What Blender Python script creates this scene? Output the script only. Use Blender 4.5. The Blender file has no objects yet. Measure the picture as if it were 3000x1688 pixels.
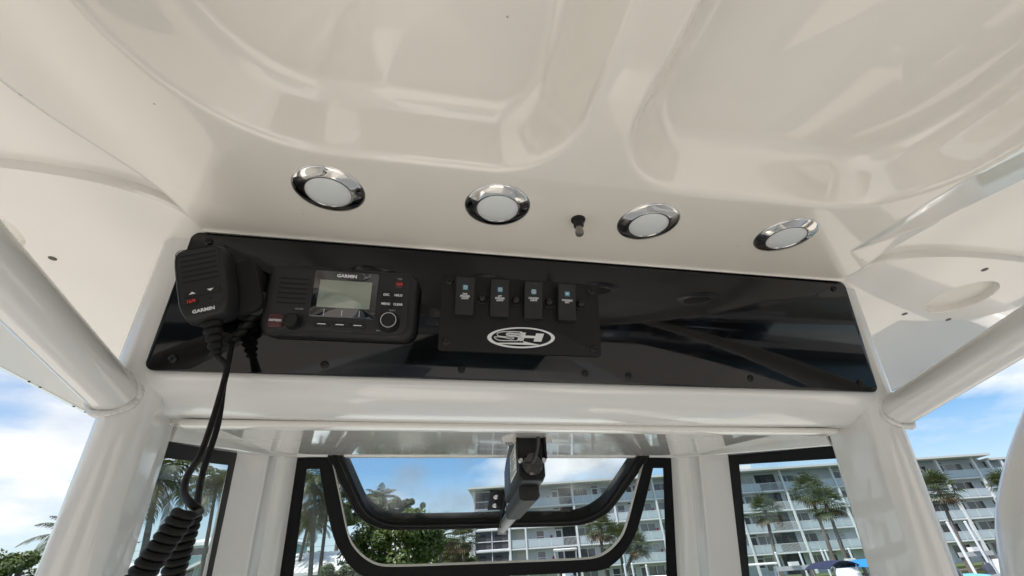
import bpy, bmesh, math, random
from mathutils import Vector, Matrix
random.seed(7)
SC = bpy.context.scene
COL = SC.collection
PI = math.pi
rad = math.radians

# ------------------------------------------------------------------ camera, sky, sun, exposure
EYE = 2.6                                   # eye height above the water
BOAT = Matrix.Translation((0, 0, EYE)) @ Matrix.Rotation(rad(1.1), 4, 'Y')   # the boat heels a little
CAM0 = Vector((-.158, 0, 0))                # the photographer stands port of the centreline
F_PX, PITCH, ROLL, YAW = 1258.3, rad(34.61), rad(-2.645), rad(11.14)
fw = Vector((math.sin(YAW) * math.cos(PITCH), math.cos(YAW) * math.cos(PITCH), math.sin(PITCH)))
rt0 = Vector((math.cos(YAW), -math.sin(YAW), 0))
up0 = rt0.cross(fw)
RT = math.cos(ROLL) * rt0 + math.sin(ROLL) * up0
UP = RT.cross(fw)
cd = bpy.data.cameras.new('camera')
cam = bpy.data.objects.new('camera', cd)
COL.objects.link(cam)
cd.sensor_width = 36
cd.lens = 36 * F_PX / 3000
cd.clip_start, cd.clip_end = .01, 4000
m = Matrix((RT, UP, -fw)).transposed().to_4x4()
m.translation = CAM0
cam.matrix_world = BOAT @ m
SC.camera = cam
CAMW = BOAT @ CAM0

SUN_EL, SUN_AZ = rad(60), rad(-112)          # azimuth from boat forward, negative = port side
sd = Vector((math.sin(SUN_AZ) * math.cos(SUN_EL), math.cos(SUN_AZ) * math.cos(SUN_EL), math.sin(SUN_EL)))
ld = bpy.data.lights.new('sun', 'SUN')
ld.energy, ld.angle, ld.color = 3.6, rad(.6), (1, .95, .87)
sun = bpy.data.objects.new('sun', ld)
COL.objects.link(sun)
sun.rotation_euler = sd.to_track_quat('Z', 'Y').to_euler()
sun.location = (0, 0, 60)

W = bpy.data.worlds.new('World')
SC.world = W
W.use_nodes = True
nt = W.node_tree
nt.nodes.clear()
N = nt.nodes.new
def lk(a, b): nt.links.new(a, b)
sky = N('ShaderNodeTexSky')
sky.sky_type = 'NISHITA'
sky.sun_disc = False
sky.sun_elevation, sky.sun_rotation = SUN_EL, SUN_AZ
sky.air_density, sky.dust_density, sky.ozone_density = 1.3, .2, 4.0
tc = N('ShaderNodeTexCoord')
mp = N('ShaderNodeMapping')
mp.inputs['Scale'].default_value = (1, 1, 2.6)
mp.inputs['Location'].default_value = (4.04, 2.4, 4.78)
lk(tc.outputs['Generated'], mp.inputs['Vector'])
n1 = N('ShaderNodeTexNoise')
n1.inputs['Scale'].default_value = 2.3
n1.inputs['Detail'].default_value = 11
n1.inputs['Roughness'].default_value = .56
n1.inputs['Distortion'].default_value = .25
lk(mp.outputs[0], n1.inputs['Vector'])
r1 = N('ShaderNodeValToRGB')
r1.color_ramp.elements[0].position = .45
r1.color_ramp.elements[1].position = .62
lk(n1.outputs['Fac'], r1.inputs['Fac'])
n2 = N('ShaderNodeTexNoise')
n2.inputs['Scale'].default_value = 5.5
n2.inputs['Detail'].default_value = 9
lk(mp.outputs[0], n2.inputs['Vector'])
r2 = N('ShaderNodeValToRGB')
r2.color_ramp.elements[0].position, r2.color_ramp.elements[0].color = .3, (5.0, 5.5, 6.2, 1)
r2.color_ramp.elements[1].position, r2.color_ramp.elements[1].color = .66, (7.6, 7.6, 7.6, 1)
lk(n2.outputs['Fac'], r2.inputs['Fac'])
mx = N('ShaderNodeMix')
mx.data_type = 'RGBA'
sx = N('ShaderNodeSeparateXYZ')              # whitish haze low over the horizon, all round
lk(tc.outputs['Generated'], sx.inputs[0])
hz = N('ShaderNodeMapRange')
hz.inputs[1].default_value, hz.inputs[2].default_value, hz.inputs[3].default_value, hz.inputs[4].default_value = .0, .2, .7, 0
lk(sx.outputs['Z'], hz.inputs[0])
hm = N('ShaderNodeMath')
hm.operation = 'MAXIMUM'
lk(r1.outputs['Color'], hm.inputs[0])
lk(hz.outputs[0], hm.inputs[1])
lk(hm.outputs[0], mx.inputs['Factor'])
tint = N('ShaderNodeMix')
tint.data_type, tint.blend_type = 'RGBA', 'MULTIPLY'
tint.inputs['Factor'].default_value = 1
lk(sky.outputs[0], tint.inputs[6])
tint.inputs[7].default_value = (.68, .85, 1, 1)
lk(tint.outputs[2], mx.inputs[6])
lk(r2.outputs[0], mx.inputs[7])
bg = N('ShaderNodeBackground')
bg.inputs['Strength'].default_value = .1
lk(mx.outputs[2], bg.inputs['Color'])
wo = N('ShaderNodeOutputWorld')
lk(bg.outputs[0], wo.inputs['Surface'])

SC.view_settings.view_transform = 'Standard'
SC.view_settings.look = 'None'
SC.view_settings.exposure = 0.6
SC.view_settings.gamma = 1
SC.render.engine = 'CYCLES'
SC.cycles.use_denoising = True
SC.cycles.max_bounces = 10
SC.cycles.diffuse_bounces = 6
SC.cycles.glossy_bounces = 5
SC.cycles.transparent_max_bounces = 24
SC.cycles.sample_clamp_indirect = 6

# ------------------------------------------------------------------ pixel helpers used to read positions off the plan
EF = Vector((math.sin(YAW), math.cos(YAW), 0))
ER = Vector((math.cos(YAW), -math.sin(YAW), 0))
BR = BOAT.to_3x3()
def ray(px, py): return RT * ((px - 1500) / F_PX) - UP * ((py - 844) / F_PX) + fw
def at(px, py, b):                          # shore: (a, z) at b metres ahead
    r = BR @ ray(px, py)
    r = r * (b / r.dot(EF))
    return r.dot(ER), r.z
def A(a, b, z):                             # shore frame -> world; z relative to the eye
    return CAMW + ER * a + EF * b + Vector((0, 0, z))
def bp(px, py, zc): return CAM0 + ray(px, py) * zc   # boat frame, at depth zc
LAND = -1.32
SHORE = Matrix((ER, EF, Vector((0, 0, 1)))).transposed().to_4x4()
SHORE.translation = CAMW

# ------------------------------------------------------------------ materials
MATS = {}
def mat(name, col, rough=.5, metal=0., coat=0., bump=None, var=None, ior=None, spec=None, specks=False):
    if name in MATS: return MATS[name]
    M = bpy.data.materials.new(name)
    M.use_nodes = True
    t = M.node_tree
    b = t.nodes['Principled BSDF']
    b.inputs['Base Color'].default_value = (*col, 1)
    b.inputs['Roughness'].default_value = rough
    b.inputs['Metallic'].default_value = metal
    b.inputs['Coat Weight'].default_value = coat
    b.inputs['Coat Roughness'].default_value = .03
    b.inputs['Coat IOR'].default_value = 1.6
    if ior: b.inputs['IOR'].default_value = ior
    if spec is not None: b.inputs['Specular IOR Level'].default_value = spec
    g = t.nodes.new('ShaderNodeTexCoord')
    if var:                                  # (scale, amount, second colour)
        n = t.nodes.new('ShaderNodeTexNoise')
        n.inputs['Scale'].default_value = var[0]
        n.inputs['Detail'].default_value = 6
        t.links.new(g.outputs['Object'], n.inputs['Vector'])
        r = t.nodes.new('ShaderNodeValToRGB')
        r.color_ramp.elements[0].position, r.color_ramp.elements[1].position = .5 - var[1], .5 + var[1]
        r.color_ramp.elements[0].color = (*col, 1)
        r.color_ramp.elements[1].color = (*var[2], 1)
        t.links.new(n.outputs['Fac'], r.inputs['Fac'])
        t.links.new(r.outputs[0], b.inputs['Base Color'])
        last = r.outputs[0]
    if specks:                               # sparse dirt specks and faint smudges
        src = b.inputs['Base Color'].links[0].from_socket if b.inputs['Base Color'].links else None
        vo = t.nodes.new('ShaderNodeTexVoronoi')
        vo.inputs['Scale'].default_value = 34
        t.links.new(g.outputs['Object'], vo.inputs['Vector'])
        c1 = t.nodes.new('ShaderNodeMath'); c1.operation = 'LESS_THAN'; c1.inputs[1].default_value = .045
        t.links.new(vo.outputs['Distance'], c1.inputs[0])
        sep = t.nodes.new('ShaderNodeSeparateColor')
        t.links.new(vo.outputs['Color'], sep.inputs[0])
        c2 = t.nodes.new('ShaderNodeMath'); c2.operation = 'GREATER_THAN'; c2.inputs[1].default_value = .9
        t.links.new(sep.outputs[0], c2.inputs[0])
        c3 = t.nodes.new('ShaderNodeMath'); c3.operation = 'MULTIPLY'
        t.links.new(c1.outputs[0], c3.inputs[0]); t.links.new(c2.outputs[0], c3.inputs[1])
        c4 = t.nodes.new('ShaderNodeMath'); c4.operation = 'MULTIPLY'; c4.inputs[1].default_value = .55
        t.links.new(c3.outputs[0], c4.inputs[0])
        mxx = t.nodes.new('ShaderNodeMix'); mxx.data_type = 'RGBA'
        t.links.new(c4.outputs[0], mxx.inputs['Factor'])
        if src: t.links.new(src, mxx.inputs[6])
        else: mxx.inputs[6].default_value = (*col, 1)
        mxx.inputs[7].default_value = (.12, .10, .08, 1)
        t.links.new(mxx.outputs[2], b.inputs['Base Color'])
        nr = t.nodes.new('ShaderNodeTexNoise'); nr.inputs['Scale'].default_value = 11; nr.inputs['Detail'].default_value = 8
        t.links.new(g.outputs['Object'], nr.inputs['Vector'])
        rg = t.nodes.new('ShaderNodeMapRange'); rg.inputs[1].default_value = .4; rg.inputs[2].default_value = .75; rg.inputs[3].default_value = .012; rg.inputs[4].default_value = .05
        t.links.new(nr.outputs['Fac'], rg.inputs[0]); t.links.new(rg.outputs[0], b.inputs['Coat Roughness'])
    if bump:                                 # (scale, strength, distance)
        n = t.nodes.new('ShaderNodeTexNoise')
        n.inputs['Scale'].default_value = bump[0]
        n.inputs['Detail'].default_value = 3
        t.links.new(g.outputs['Object'], n.inputs['Vector'])
        k = t.nodes.new('ShaderNodeBump')
        k.inputs['Strength'].default_value = bump[1]
        k.inputs['Distance'].default_value = bump[2]
        t.links.new(n.outputs['Fac'], k.inputs['Height'])
        t.links.new(k.outputs[0], b.inputs['Normal'])
    MATS[name] = M
    return M
def glass(name, tint=(.93, .97, .96), refl=.05, dirt=.0):
    M = bpy.data.materials.new(name)
    M.use_nodes = True
    t = M.node_tree
    t.nodes.clear()
    o = t.nodes.new('ShaderNodeOutputMaterial')
    tr = t.nodes.new('ShaderNodeBsdfTransparent')
    tr.inputs[0].default_value = (*tint, 1)
    gl = t.nodes.new('ShaderNodeBsdfGlossy')
    gl.inputs['Roughness'].default_value = .01
    lw = t.nodes.new('ShaderNodeLayerWeight')
    lw.inputs['Blend'].default_value = .5
    p = t.nodes.new('ShaderNodeMath'); p.operation = 'POWER'; p.inputs[1].default_value = 5
    q = t.nodes.new('ShaderNodeMath'); q.operation = 'MULTIPLY_ADD'; q.inputs[1].default_value = .3; q.inputs[2].default_value = refl
    mxs = t.nodes.new('ShaderNodeMixShader')
    t.links.new(lw.outputs['Facing'], p.inputs[0])
    t.links.new(p.outputs[0], q.inputs[0])
    t.links.new(q.outputs[0], mxs.inputs[0])
    t.links.new(tr.outputs[0], mxs.inputs[1])
    t.links.new(gl.outputs[0], mxs.inputs[2])
    last = mxs
    if dirt:                                 # salt film and water spots
        df = t.nodes.new('ShaderNodeBsdfDiffuse'); df.inputs[0].default_value = (.8, .8, .8, 1)
        g = t.nodes.new('ShaderNodeTexCoord')
        n = t.nodes.new('ShaderNodeTexNoise'); n.inputs['Scale'].default_value = 9; n.inputs['Detail'].default_value = 8
        t.links.new(g.outputs['Object'], n.inputs['Vector'])
        r = t.nodes.new('ShaderNodeMapRange'); r.inputs[1].default_value = .45; r.inputs[2].default_value = .8; r.inputs[4].default_value = dirt
        t.links.new(n.outputs['Fac'], r.inputs[0])
        m2 = t.nodes.new('ShaderNodeMixShader')
        t.links.new(r.outputs[0], m2.inputs[0]); t.links.new(mxs.outputs[0], m2.inputs[1]); t.links.new(df.outputs[0], m2.inputs[2])
        last = m2
    t.links.new(last.outputs[0], o.inputs['Surface'])
    return M
M_gel = mat('gelcoat', (.79, .745, .665), .3, coat=1, bump=(7, .05, .01), var=(5, .3, (.80, .76, .685)), specks=True)
M_gelw = mat('gelcoat_white', (.82, .79, .735), .3, coat=1, bump=(9, .06, .006), specks=True)
M_pow = mat('powder_coat', (.71, .70, .675), .25, coat=.9, bump=(330, .05, .0004), var=(3, .3, (.73, .72, .695)))
M_weld = mat('weld_paint', (.72, .71, .685), .2, coat=.6, bump=(260, .6, .002))
M_acr = mat('black_acrylic', (.0025, .0025, .0025), .03, ior=1.40, var=(160, .25, (.004, .004, .004)), bump=(6, .02, .004))
_t = M_acr.node_tree
_n = _t.nodes.new('ShaderNodeTexNoise'); _n.inputs['Scale'].default_value = 18; _n.inputs['Detail'].default_value = 10; _n.inputs['Roughness'].default_value = .7
_g = _t.nodes.new('ShaderNodeTexCoord'); _m = _t.nodes.new('ShaderNodeMapping'); _m.inputs['Scale'].default_value = (1, 4, 1)
_r = _t.nodes.new('ShaderNodeMapRange'); _r.inputs[1].default_value, _r.inputs[2].default_value, _r.inputs[3].default_value, _r.inputs[4].default_value = .4, .8, .015, .16
_t.links.new(_g.outputs['Object'], _m.inputs[0]); _t.links.new(_m.outputs[0], _n.inputs['Vector']); _t.links.new(_n.outputs['Fac'], _r.inputs[0])
_t.links.new(_r.outputs[0], _t.nodes['Principled BSDF'].inputs['Roughness'])
M_blk = mat('black_plastic', (.012, .012, .0125), .42, spec=.3, bump=(900, .15, .0003))
M_blk2 = mat('black_plastic_satin', (.019, .019, .0195), .42, spec=.3, bump=(900, .1, .0003))
M_rub = mat('black_rubber', (.006, .006, .006), .5, spec=.2, bump=(200, .15, .0006))
M_gask = mat('gasket_rubber', (.007, .007, .007), .5, spec=.2)
M_frit = mat('black_frit', (.005, .005, .0055), .5, spec=.15)
M_vis = mat('slot_black', (.0015, .0015, .0015), .8)
M_scr = mat('black_screw', (.02, .02, .021), .25, metal=.7)
M_chr = mat('polished_steel', (.78, .76, .73), .06, metal=1)
M_lens = mat('frosted_lens', (.66, .68, .675), .5, spec=.2)
M_wht = mat('white_print', (.70, .71, .72), .6)
M_gry = mat('grey_print', (.5, .5, .51), .6)
M_red = mat('red_print', (.75, .03, .02), .6)
M_dred = mat('dark_red_cover', (.055, .008, .009), .35)
M_lcd = mat('lcd', (.22, .25, .20), .08, coat=1)
M_win = mat('lens_black', (.006, .006, .006), .06, coat=1)
M_teal = mat('legend_glow', (.03, .15, .23), .5, var=(900, .2, (.09, .30, .42)))  # faint backlight of the rocker legends is put into this colour
M_alu = mat('grey_alu', (.032, .032, .032), .6, metal=.0, spec=.3, bump=(60, .15, .001))
M_steel = mat('stainless', (.6, .6, .6), .25, metal=1)
M_gl = glass('windshield_glass', refl=.022, dirt=.03)
M_glv = glass('vent_glass', tint=(.95, .975, .975), refl=.03, dirt=.34)
M_deck = mat('deck', (.80, .76, .68), .5, bump=(40, .3, .01))

# ------------------------------------------------------------------ object helpers
def link(o):
    COL.objects.link(o)
    return o
def tag(o, label=None, cat=None, group=None, kind=None):
    if label: o['label'] = label
    if cat: o['category'] = cat
    if group: o['group'] = group
    if kind: o['kind'] = kind
    return o
def thing(name, label, cat, mtx, group=None):
    o = link(bpy.data.objects.new(name, None))
    o.empty_display_size = .05
    o.matrix_world = mtx
    return tag(o, label, cat, group)
def mk(name, V, Fs, material, parent=None, smooth=None, loc=None, mtx=None):
    me = bpy.data.meshes.new(name)
    me.from_pydata([tuple(v) for v in V], [], Fs)
    if isinstance(material, (list, tuple)):
        for x in material: me.materials.append(x)
    else:
        me.materials.append(material)
    if smooth is not None:
        me.polygons.foreach_set('use_smooth', [True] * len(me.polygons))
        if smooth < 180: me.set_sharp_from_angle(angle=rad(smooth))
    me.update()
    o = link(bpy.data.objects.new(name, me))
    if parent is not None: o.parent = parent
    if mtx is not None: o.matrix_local = mtx
    if loc is not None: o.location = loc
    return o
def inst(name, me, parent, loc=(0, 0, 0), mtx=None):
    o = link(bpy.data.objects.new(name, me))
    o.parent = parent
    if mtx is not None: o.matrix_local = mtx
    else: o.location = loc
    return o
class G:                                     # geometry collector
    def __init__(s): s.V, s.F = [], []
    def add(s, V, F):
        k = len(s.V)
        s.V += [Vector(v) for v in V]
        s.F += [tuple(i + k for i in f) for f in F]
        return s
    def box(s, x0, x1, y0, y1, z0, z1):
        V = [(x, y, z) for z in (z0, z1) for y in (y0, y1) for x in (x0, x1)]
        return s.add(V, [(0, 2, 3, 1), (4, 5, 7, 6), (0, 1, 5, 4), (2, 6, 7, 3), (0, 4, 6, 2), (1, 3, 7, 5)])
    def tube(s, path, r, n=12, closed=False, caps=True):
        P = [Vector(p) for p in path]
        R = r if isinstance(r, (list, tuple)) else [r] * len(P)
        m_ = len(P)
        T = []
        for i in range(m_):
            a = P[(i - 1) % m_] if closed else P[max(i - 1, 0)]
            b = P[(i + 1) % m_] if closed else P[min(i + 1, m_ - 1)]
            T.append((b - a).normalized())
        nx = T[0].orthogonal().normalized()
        V, Fs = [], []
        for i in range(m_):
            nx = (nx - T[i] * nx.dot(T[i])).normalized()
            by = T[i].cross(nx)
            for j in range(n):
                a = 2 * PI * j / n
                V.append(P[i] + (nx * math.cos(a) + by * math.sin(a)) * R[i])
        for i in range(m_ if closed else m_ - 1):
            for j in range(n):
                k = (i + 1) % m_
                Fs.append((i * n + j, i * n + (j + 1) % n, k * n + (j + 1) % n, k * n + j))
        if caps and not closed:
            Fs.append(tuple(range(n))[::-1])
            Fs.append(tuple((m_ - 1) * n + j for j in range(n)))
        return s.add(V, Fs)
    def loft(s, rings, closed=True, cap0=True, cap1=True):
        n = len(rings[0])
        V = [v for r in rings for v in r]
        Fs = []
        for i in range(len(rings) - 1):
            for j in range(n if closed else n - 1):
                Fs.append((i * n + j, i * n + (j + 1) % n, (i + 1) * n + (j + 1) % n, (i + 1) * n + j))
        if cap0: Fs.append(tuple(range(n))[::-1])
        if cap1: Fs.append(tuple((len(rings) - 1) * n + j for j in range(n)))
        return s.add(V, Fs)
    def mk(s, name, material, parent=None, smooth=None, **k): return mk(name, s.V, s.F, material, parent, smooth, **k)
def rr(w, h, r, n=6, cx=0, cy=0):            # rounded rectangle outline, counter-clockwise
    out = []
    for k, (sx, sy) in enumerate(((1, 1), (-1, 1), (-1, -1), (1, -1))):
        for i in range(n + 1):
            a = PI / 2 * (k + i / n)
            out.append((cx + sx * (w / 2 - r) + r * math.cos(a), cy + sy * (h / 2 - r) + r * math.sin(a)))
    return out
def ell(rx, ry, n=32, cx=0, cy=0): return [(cx + rx * math.cos(2 * PI * i / n), cy + ry * math.sin(2 * PI * i / n)) for i in range(n)]
def inset(o, d):
    n = len(o)
    res = []
    for i in range(n):
        a, b = Vector(o[i - 1]), Vector(o[(i + 1) % n])
        t = (b - a)
        if t.length < 1e-9: res.append(o[i]); continue
        t.normalize()
        res.append((o[i][0] - t.y * d, o[i][1] + t.x * d))
    return res
def prism(out, z0, z1, bev=0., g=None):
    g = g or G()
    rings = [[(x, y, z0) for x, y in out]]
    if bev:
        rings.append([(x, y, z1 - bev) for x, y in out])
        mid = inset(out, bev * .3)
        rings.append([(x, y, z1 - bev * .3) for x, y in mid])
        rings.append([(x, y, z1) for x, y in inset(out, bev)])
    else:
        rings.append([(x, y, z1) for x, y in out])
    return g.loft(rings)
def ring(outer, inner, z0, z1, g=None):      # plate with a hole
    g = g or G()
    n = len(outer)
    V = [(x, y, z) for z in (z0, z1) for o in (outer, inner) for x, y in o]
    Fs = []
    for j in range(n):
        k = (j + 1) % n
        Fs += [(2 * n + j, 2 * n + k, 3 * n + k, 3 * n + j), (j, n + j, n + k, k), (j, k, 2 * n + k, 2 * n + j), (n + j, 3 * n + j, 3 * n + k, n + k)]
    return g.add(V, Fs)
def lathe(prof, n=32, g=None):               # (r, z) profile about local Z
    g = g or G()
    return g.loft([[(r * math.cos(2 * PI * j / n), r * math.sin(2 * PI * j / n), z) for j in range(n)] for r, z in prof])
def spline(pts, m_=8):
    P = [Vector(p) for p in pts]
    P = [P[0] * 2 - P[1]] + P + [P[-1] * 2 - P[-2]]
    out = []
    for i in range(1, len(P) - 2):
        for k in range(m_):
            t = k / m_
            a, b, c, d = P[i - 1:i + 3]
            out.append(.5 * ((2 * b) + (c - a) * t + (2 * a - 5 * b + 4 * c - d) * t * t + (3 * b - a - 3 * c + d) * t ** 3))
    out.append(P[-2])
    return out
def text(s, size, u, v, w, material, parent, sx=1., rot=0., name='lettering', bold=0.):
    c = bpy.data.curves.new('t', 'FONT')
    c.body = s
    c.size = size
    c.align_x, c.align_y = 'CENTER', 'CENTER'
    c.offset = bold
    c.resolution_u = 3
    o = link(bpy.data.objects.new('t', c))
    bpy.context.view_layer.update()
    me = bpy.data.meshes.new_from_object(o.evaluated_get(bpy.context.evaluated_depsgraph_get()))
    bpy.data.objects.remove(o)
    me.name = name
    me.materials.clear()
    me.materials.append(material)
    p = link(bpy.data.objects.new(name, me))
    p.parent = parent
    p.matrix_local = Matrix.Translation((u, v, w)) @ Matrix.Rotation(rot, 4, 'Z') @ Matrix.Diagonal((sx, 1, 1, 1))
    return p

# ------------------------------------------------------------------ ground and water
M_water = mat('water', (.03, .06, .06), .12, bump=(1.2, .5, .12))
M_grass = mat('lawn', (.07, .11, .03), .9, var=(.6, .2, (.11, .12, .05)))
M_conc = mat('concrete', (.42, .41, .38), .85, var=(1.5, .25, (.33, .32, .30)))
wz = 0
R_ = 3000
o = mk('water', [(-R_, -R_, 0), (R_, -R_, 0), (R_, R_, 0), (-R_, R_, 0)], [(0, 1, 2, 3)], M_water)
tag(o, kind='structure')
def land(name, poly, material):
    V = [A(a, b, LAND) for a, b in poly]
    n = len(V)
    V += [Vector((v.x, v.y, -1.5)) for v in V]
    o_ = mk(name, V, [tuple(range(n))] + [(i, i + n, (i + 1) % n + n, (i + 1) % n) for i in range(n)], material)
    return tag(o_, kind='structure')
land('ground', [(-1500, 22), (-6, 22), (1, 40), (20, 58), (200, 58), (1500, 58), (1500, 2500), (-1500, 2500)], M_grass)
land('ground', [(-400, -400), (400, -400), (400, -9), (-400, -9)], mat('quay', (.26, .25, .23), .85, var=(1.5, .25, (.2, .19, .18))))

# ------------------------------------------------------------------ our boat: hull and deck under the photographer
boat = thing('boat_hull', 'white open boat hull and deck that carries the hard top', 'boat', BOAT @ Matrix.Translation((0, 0, -1.9)))
def hull_rings():
    rings = []
    for y, hw, zt, zk in ((-4.2, 1.32, .95, -.75), (-2, 1.4, 1.0, -.8), (0, 1.42, 1.05, -.85), (2, 1.3, 1.15, -.85), (3.6, .85, 1.3, -.7), (4.6, .2, 1.42, -.1)):
        rings.append([(-hw, y, zt), (-hw * 1.02, y, zt - .06), (-hw * .92, y, zk * .3), (0, y, zk), (hw * .92, y, zk * .3), (hw * 1.02, y, zt - .06), (hw, y, zt),
                      (hw - min(.2, hw * .5), y, zt), (hw - min(.22, hw * .55), y, .0), (-hw + min(.22, hw * .55), y, .0), (-hw + min(.2, hw * .5), y, zt)])
    return rings
G().loft(hull_rings()).mk('hull', M_gelw, boat, 40)
G().loft([[(-1.0, y, z), (1.0, y, z), (1.0, y, z + .08), (-1.0, y, z + .08)] if y < 3 else [(-.55, y, z), (.55, y, z), (.55, y, z + .08), (-.55, y, z + .08)] for y, z in ((2.1, 1.0), (2.6, 1.02), (3.6, 1.1))]).mk('foredeck', M_gelw, boat)  # unseen foredeck, added and raised to bounce sunlight up to the soffit
g = G()
g.loft([[(x, y, z) for x, y in rr(.98, .75, .1, 5, 0, 1.35)] for z in (0.01, 1.1)] + [[(x, y, 1.32) for x, y in rr(.8, .5, .1, 5, 0, 1.5)]])
g.mk('console', M_gelw, boat, 35)
g = G()
g.loft([[(x, y, z) for x, y in rr(1.0, .55, .08, 5, 0, -1.15)] for z in (0.01, .8)] + [[(x, y, .88) for x, y in rr(.94, .5, .08, 5, 0, -1.15)]])
g.mk('leaning_post', M_gelw, boat, 35)

# ------------------------------------------------------------------ hard top
def bthing(name, label, cat, base=(0, 0, 0)):
    return thing(name, label, cat, BOAT @ Matrix.Translation(base))
top = bthing('hard_top', 'cream moulded hard top ceiling with two large recesses above the black panel', 'boat roof')
BZ = math.tan(rad(7))
def brow_z(y): return .374 - BZ * (.4537 - y)
def sdf(x, y, x0, x1, y1, r, rl=None):       # inside distance of a pocket open to the stern
    cx, hw = (x0 + x1) / 2, (x1 - x0) / 2
    if rl and x < cx: r = rl
    y0 = -1.0
    cy, hh = (y0 + y1) / 2, (y1 - y0) / 2
    qx, qy = abs(x - cx) - hw + r, abs(y - cy) - hh + r
    return -(math.hypot(max(qx, 0), max(qy, 0)) + min(max(qx, qy), 0) - r)
def sst(a, b, t):
    t = min(max((t - a) / (b - a), 0), 1)
    return t * t * (3 - 2 * t)
def pocket(d, r0=.006, r1=.026, r2=.052, h=.056):   # lip radius, straight wall, fillet to the floor
    mm = h / (r0 / 2 + (r1 - r0) + (r2 - r1) / 2)
    if d <= 0: return 0
    if d < r0: return mm * d * d / (2 * r0)
    if d < r1: return mm * (r0 / 2 + d - r0)
    if d < r2: return h - mm * (r2 - d) ** 2 / (2 * (r2 - r1))
    return h
def halfw(y):
    return .466 + .078 * (1 - sst(.245, .42, y))
def ceil_z(x, y):
    z = brow_z(y)
    s1 = sdf(x, y, -.425, -.036, .297, .085, .15)
    s2 = sdf(x, y, .003, .412, .297, .13, .095)
    d = max(s1, s2)
    z += pocket(d)
    if d > .03: z += .012 * sst(.03, .3, d)
    w = halfw(y)
    e = w - abs(x)
    ax_ = abs(x)
    d2 = (ax_ - .323) * .544 - (y - .326) * .84
    d = min(ax_ - (.40 if x > 0 else .425), d2)
    kk = .000004 if x > 0 else .0012
    d = .5 * (d + math.sqrt(d * d + kk))             # crease where the side rail leaves the brow, softer to port
    z += d * (.27 if x > 0 else .12)
    if e < .010: z += .005 * (1 - math.sqrt(max(0, 1 - ((.010 - e) / .010) ** 2)))
    if y > .4455: z -= .0022 * ((y - .4455) / .006) ** 2
    return z
ys = []
y = -1.1
while y < .448:
    ys.append(y)
    y += .02 if y < -.1 else (.006 if y < .13 else .003)
ys += [.4485, .45, .4515]
ss = sorted(set([-1 + 2 * i / 330 for i in range(331)] + [sgn * (1 - .022 * i / 8) for i in range(9) for sgn in (-1, 1)]))
V = [(halfw(y) * s, y, ceil_z(halfw(y) * s, y)) for y in ys for s in ss]
nx = len(ss)
Fs = [(j * nx + i, (j + 1) * nx + i, (j + 1) * nx + i + 1, j * nx + i + 1) for j in range(len(ys) - 1) for i in range(nx - 1)]
mk('ceiling_panel', V, Fs, M_gel, top, 180)
for sgn in (-1, 1):                          # rim of the pod up to the wings
    g = G()
    r0 = [(sgn * halfw(y), y, ceil_z(sgn * halfw(y), y)) for y in ys]
    r1 = [(sgn * (halfw(y) - .004), y, .395) for y in ys]
    g.loft([r0, r1], closed=False, cap0=False, cap1=False)
    g.mk('pod_rim', M_gel, top, 180)
WZ = .385
for sgn in (-1, 1):                          # wings: underside, rounded outboard edge
    xo = .04 if sgn > 0 else 0
    prof = [(.44, WZ + .04), (.44, WZ), (.985 + xo, WZ), (1.012 + xo, WZ + .004), (1.028 + xo, WZ + .016), (1.034 + xo, WZ + .034), (1.03 + xo, WZ + .055), (1.0, WZ + .075), (.44, WZ + .09)]
    rings = []
    for y, k in ((-1.7, 1), (-1, 1), (0, 1), (.8, 1), (1.3, 1), (1.42, 1), (1.43, .99)):
        rings.append([(sgn * (.44 + (x - .44) * k), y, z) for x, z in prof])
    G().loft(rings).mk('wing', M_gelw if sgn > 0 else M_gelw, top, 50)
G().box(-.5, .5, .462, 1.4, .41, .46).mk('forward_panel', M_gel, top)
G().box(-.53, .53, -1.6, .46, .466, .475).mk('outer_skin', M_gel, top)
for x, y in ((-.992, 1.03), (-.993, 1.0), (-.998, 1.15), (-.996, 1.19)):
    lathe([(.0001, .001), (.0026, .001), (.0024, -.0006), (.0001, -.0008)], 10).mk('edge_screw', M_scr, top, 40, loc=(x, y, WZ))
for sgn in (-1, 1):                          # speaker blanking plates
    n = 64
    cx, cy = sgn * .655, .463
    hx, hy, hr = sgn * .714, .473, .0485
    def sup(c_, e_): return math.copysign(abs(c_) ** e_, c_)
    outer = [(cx + .205 * sup(math.cos(2 * PI * i / n), .77), cy + .09 * sup(math.sin(2 * PI * i / n), .77)) for i in range(n)]
    inner = [(hx + hr * math.cos(2 * PI * i / n), hy + hr * math.sin(2 * PI * i / n)) for i in range(n)]
    g = G()
    z0, z1 = WZ + .001, WZ - .012
    rings = [[(x, y, WZ + .012) for x, y in inner], [(x, y, z1 + .0015) for x, y in inner], [(x + (x - hx) * .02, y + (y - hy) * .02, z1) for x, y in inner],
             [(cx + (x - cx) * .985, cy + (y - cy) * .985, z1) for x, y in outer], [(x, y, z1 + .003) for x, y in outer], [(x, y, z0) for x, y in outer]]
    g.loft(rings, cap0=False, cap1=False)
    pl = g.mk('speaker_plate', M_gelw, top, 30)
    g = G()
    G().loft([[(x, y, WZ - .0005) for x, y in inner], [(x, y, WZ - .0008) for x, y in inner]]).mk('speaker_opening', mat('raw_cream', (.80, .765, .69), .5), pl)
    for k, (x, y) in enumerate(((.662, .531), (.666, .398), (.768, .54))[:3 if sgn > 0 else 1]):
        g = lathe([(.0045, -.0006), (.0045, .002), (.0001, .002)], 14)
        g.mk('screw_hole', mat('hole_grey', (.12, .11, .10), .7), pl, loc=(sgn * x, y, z1))

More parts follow.
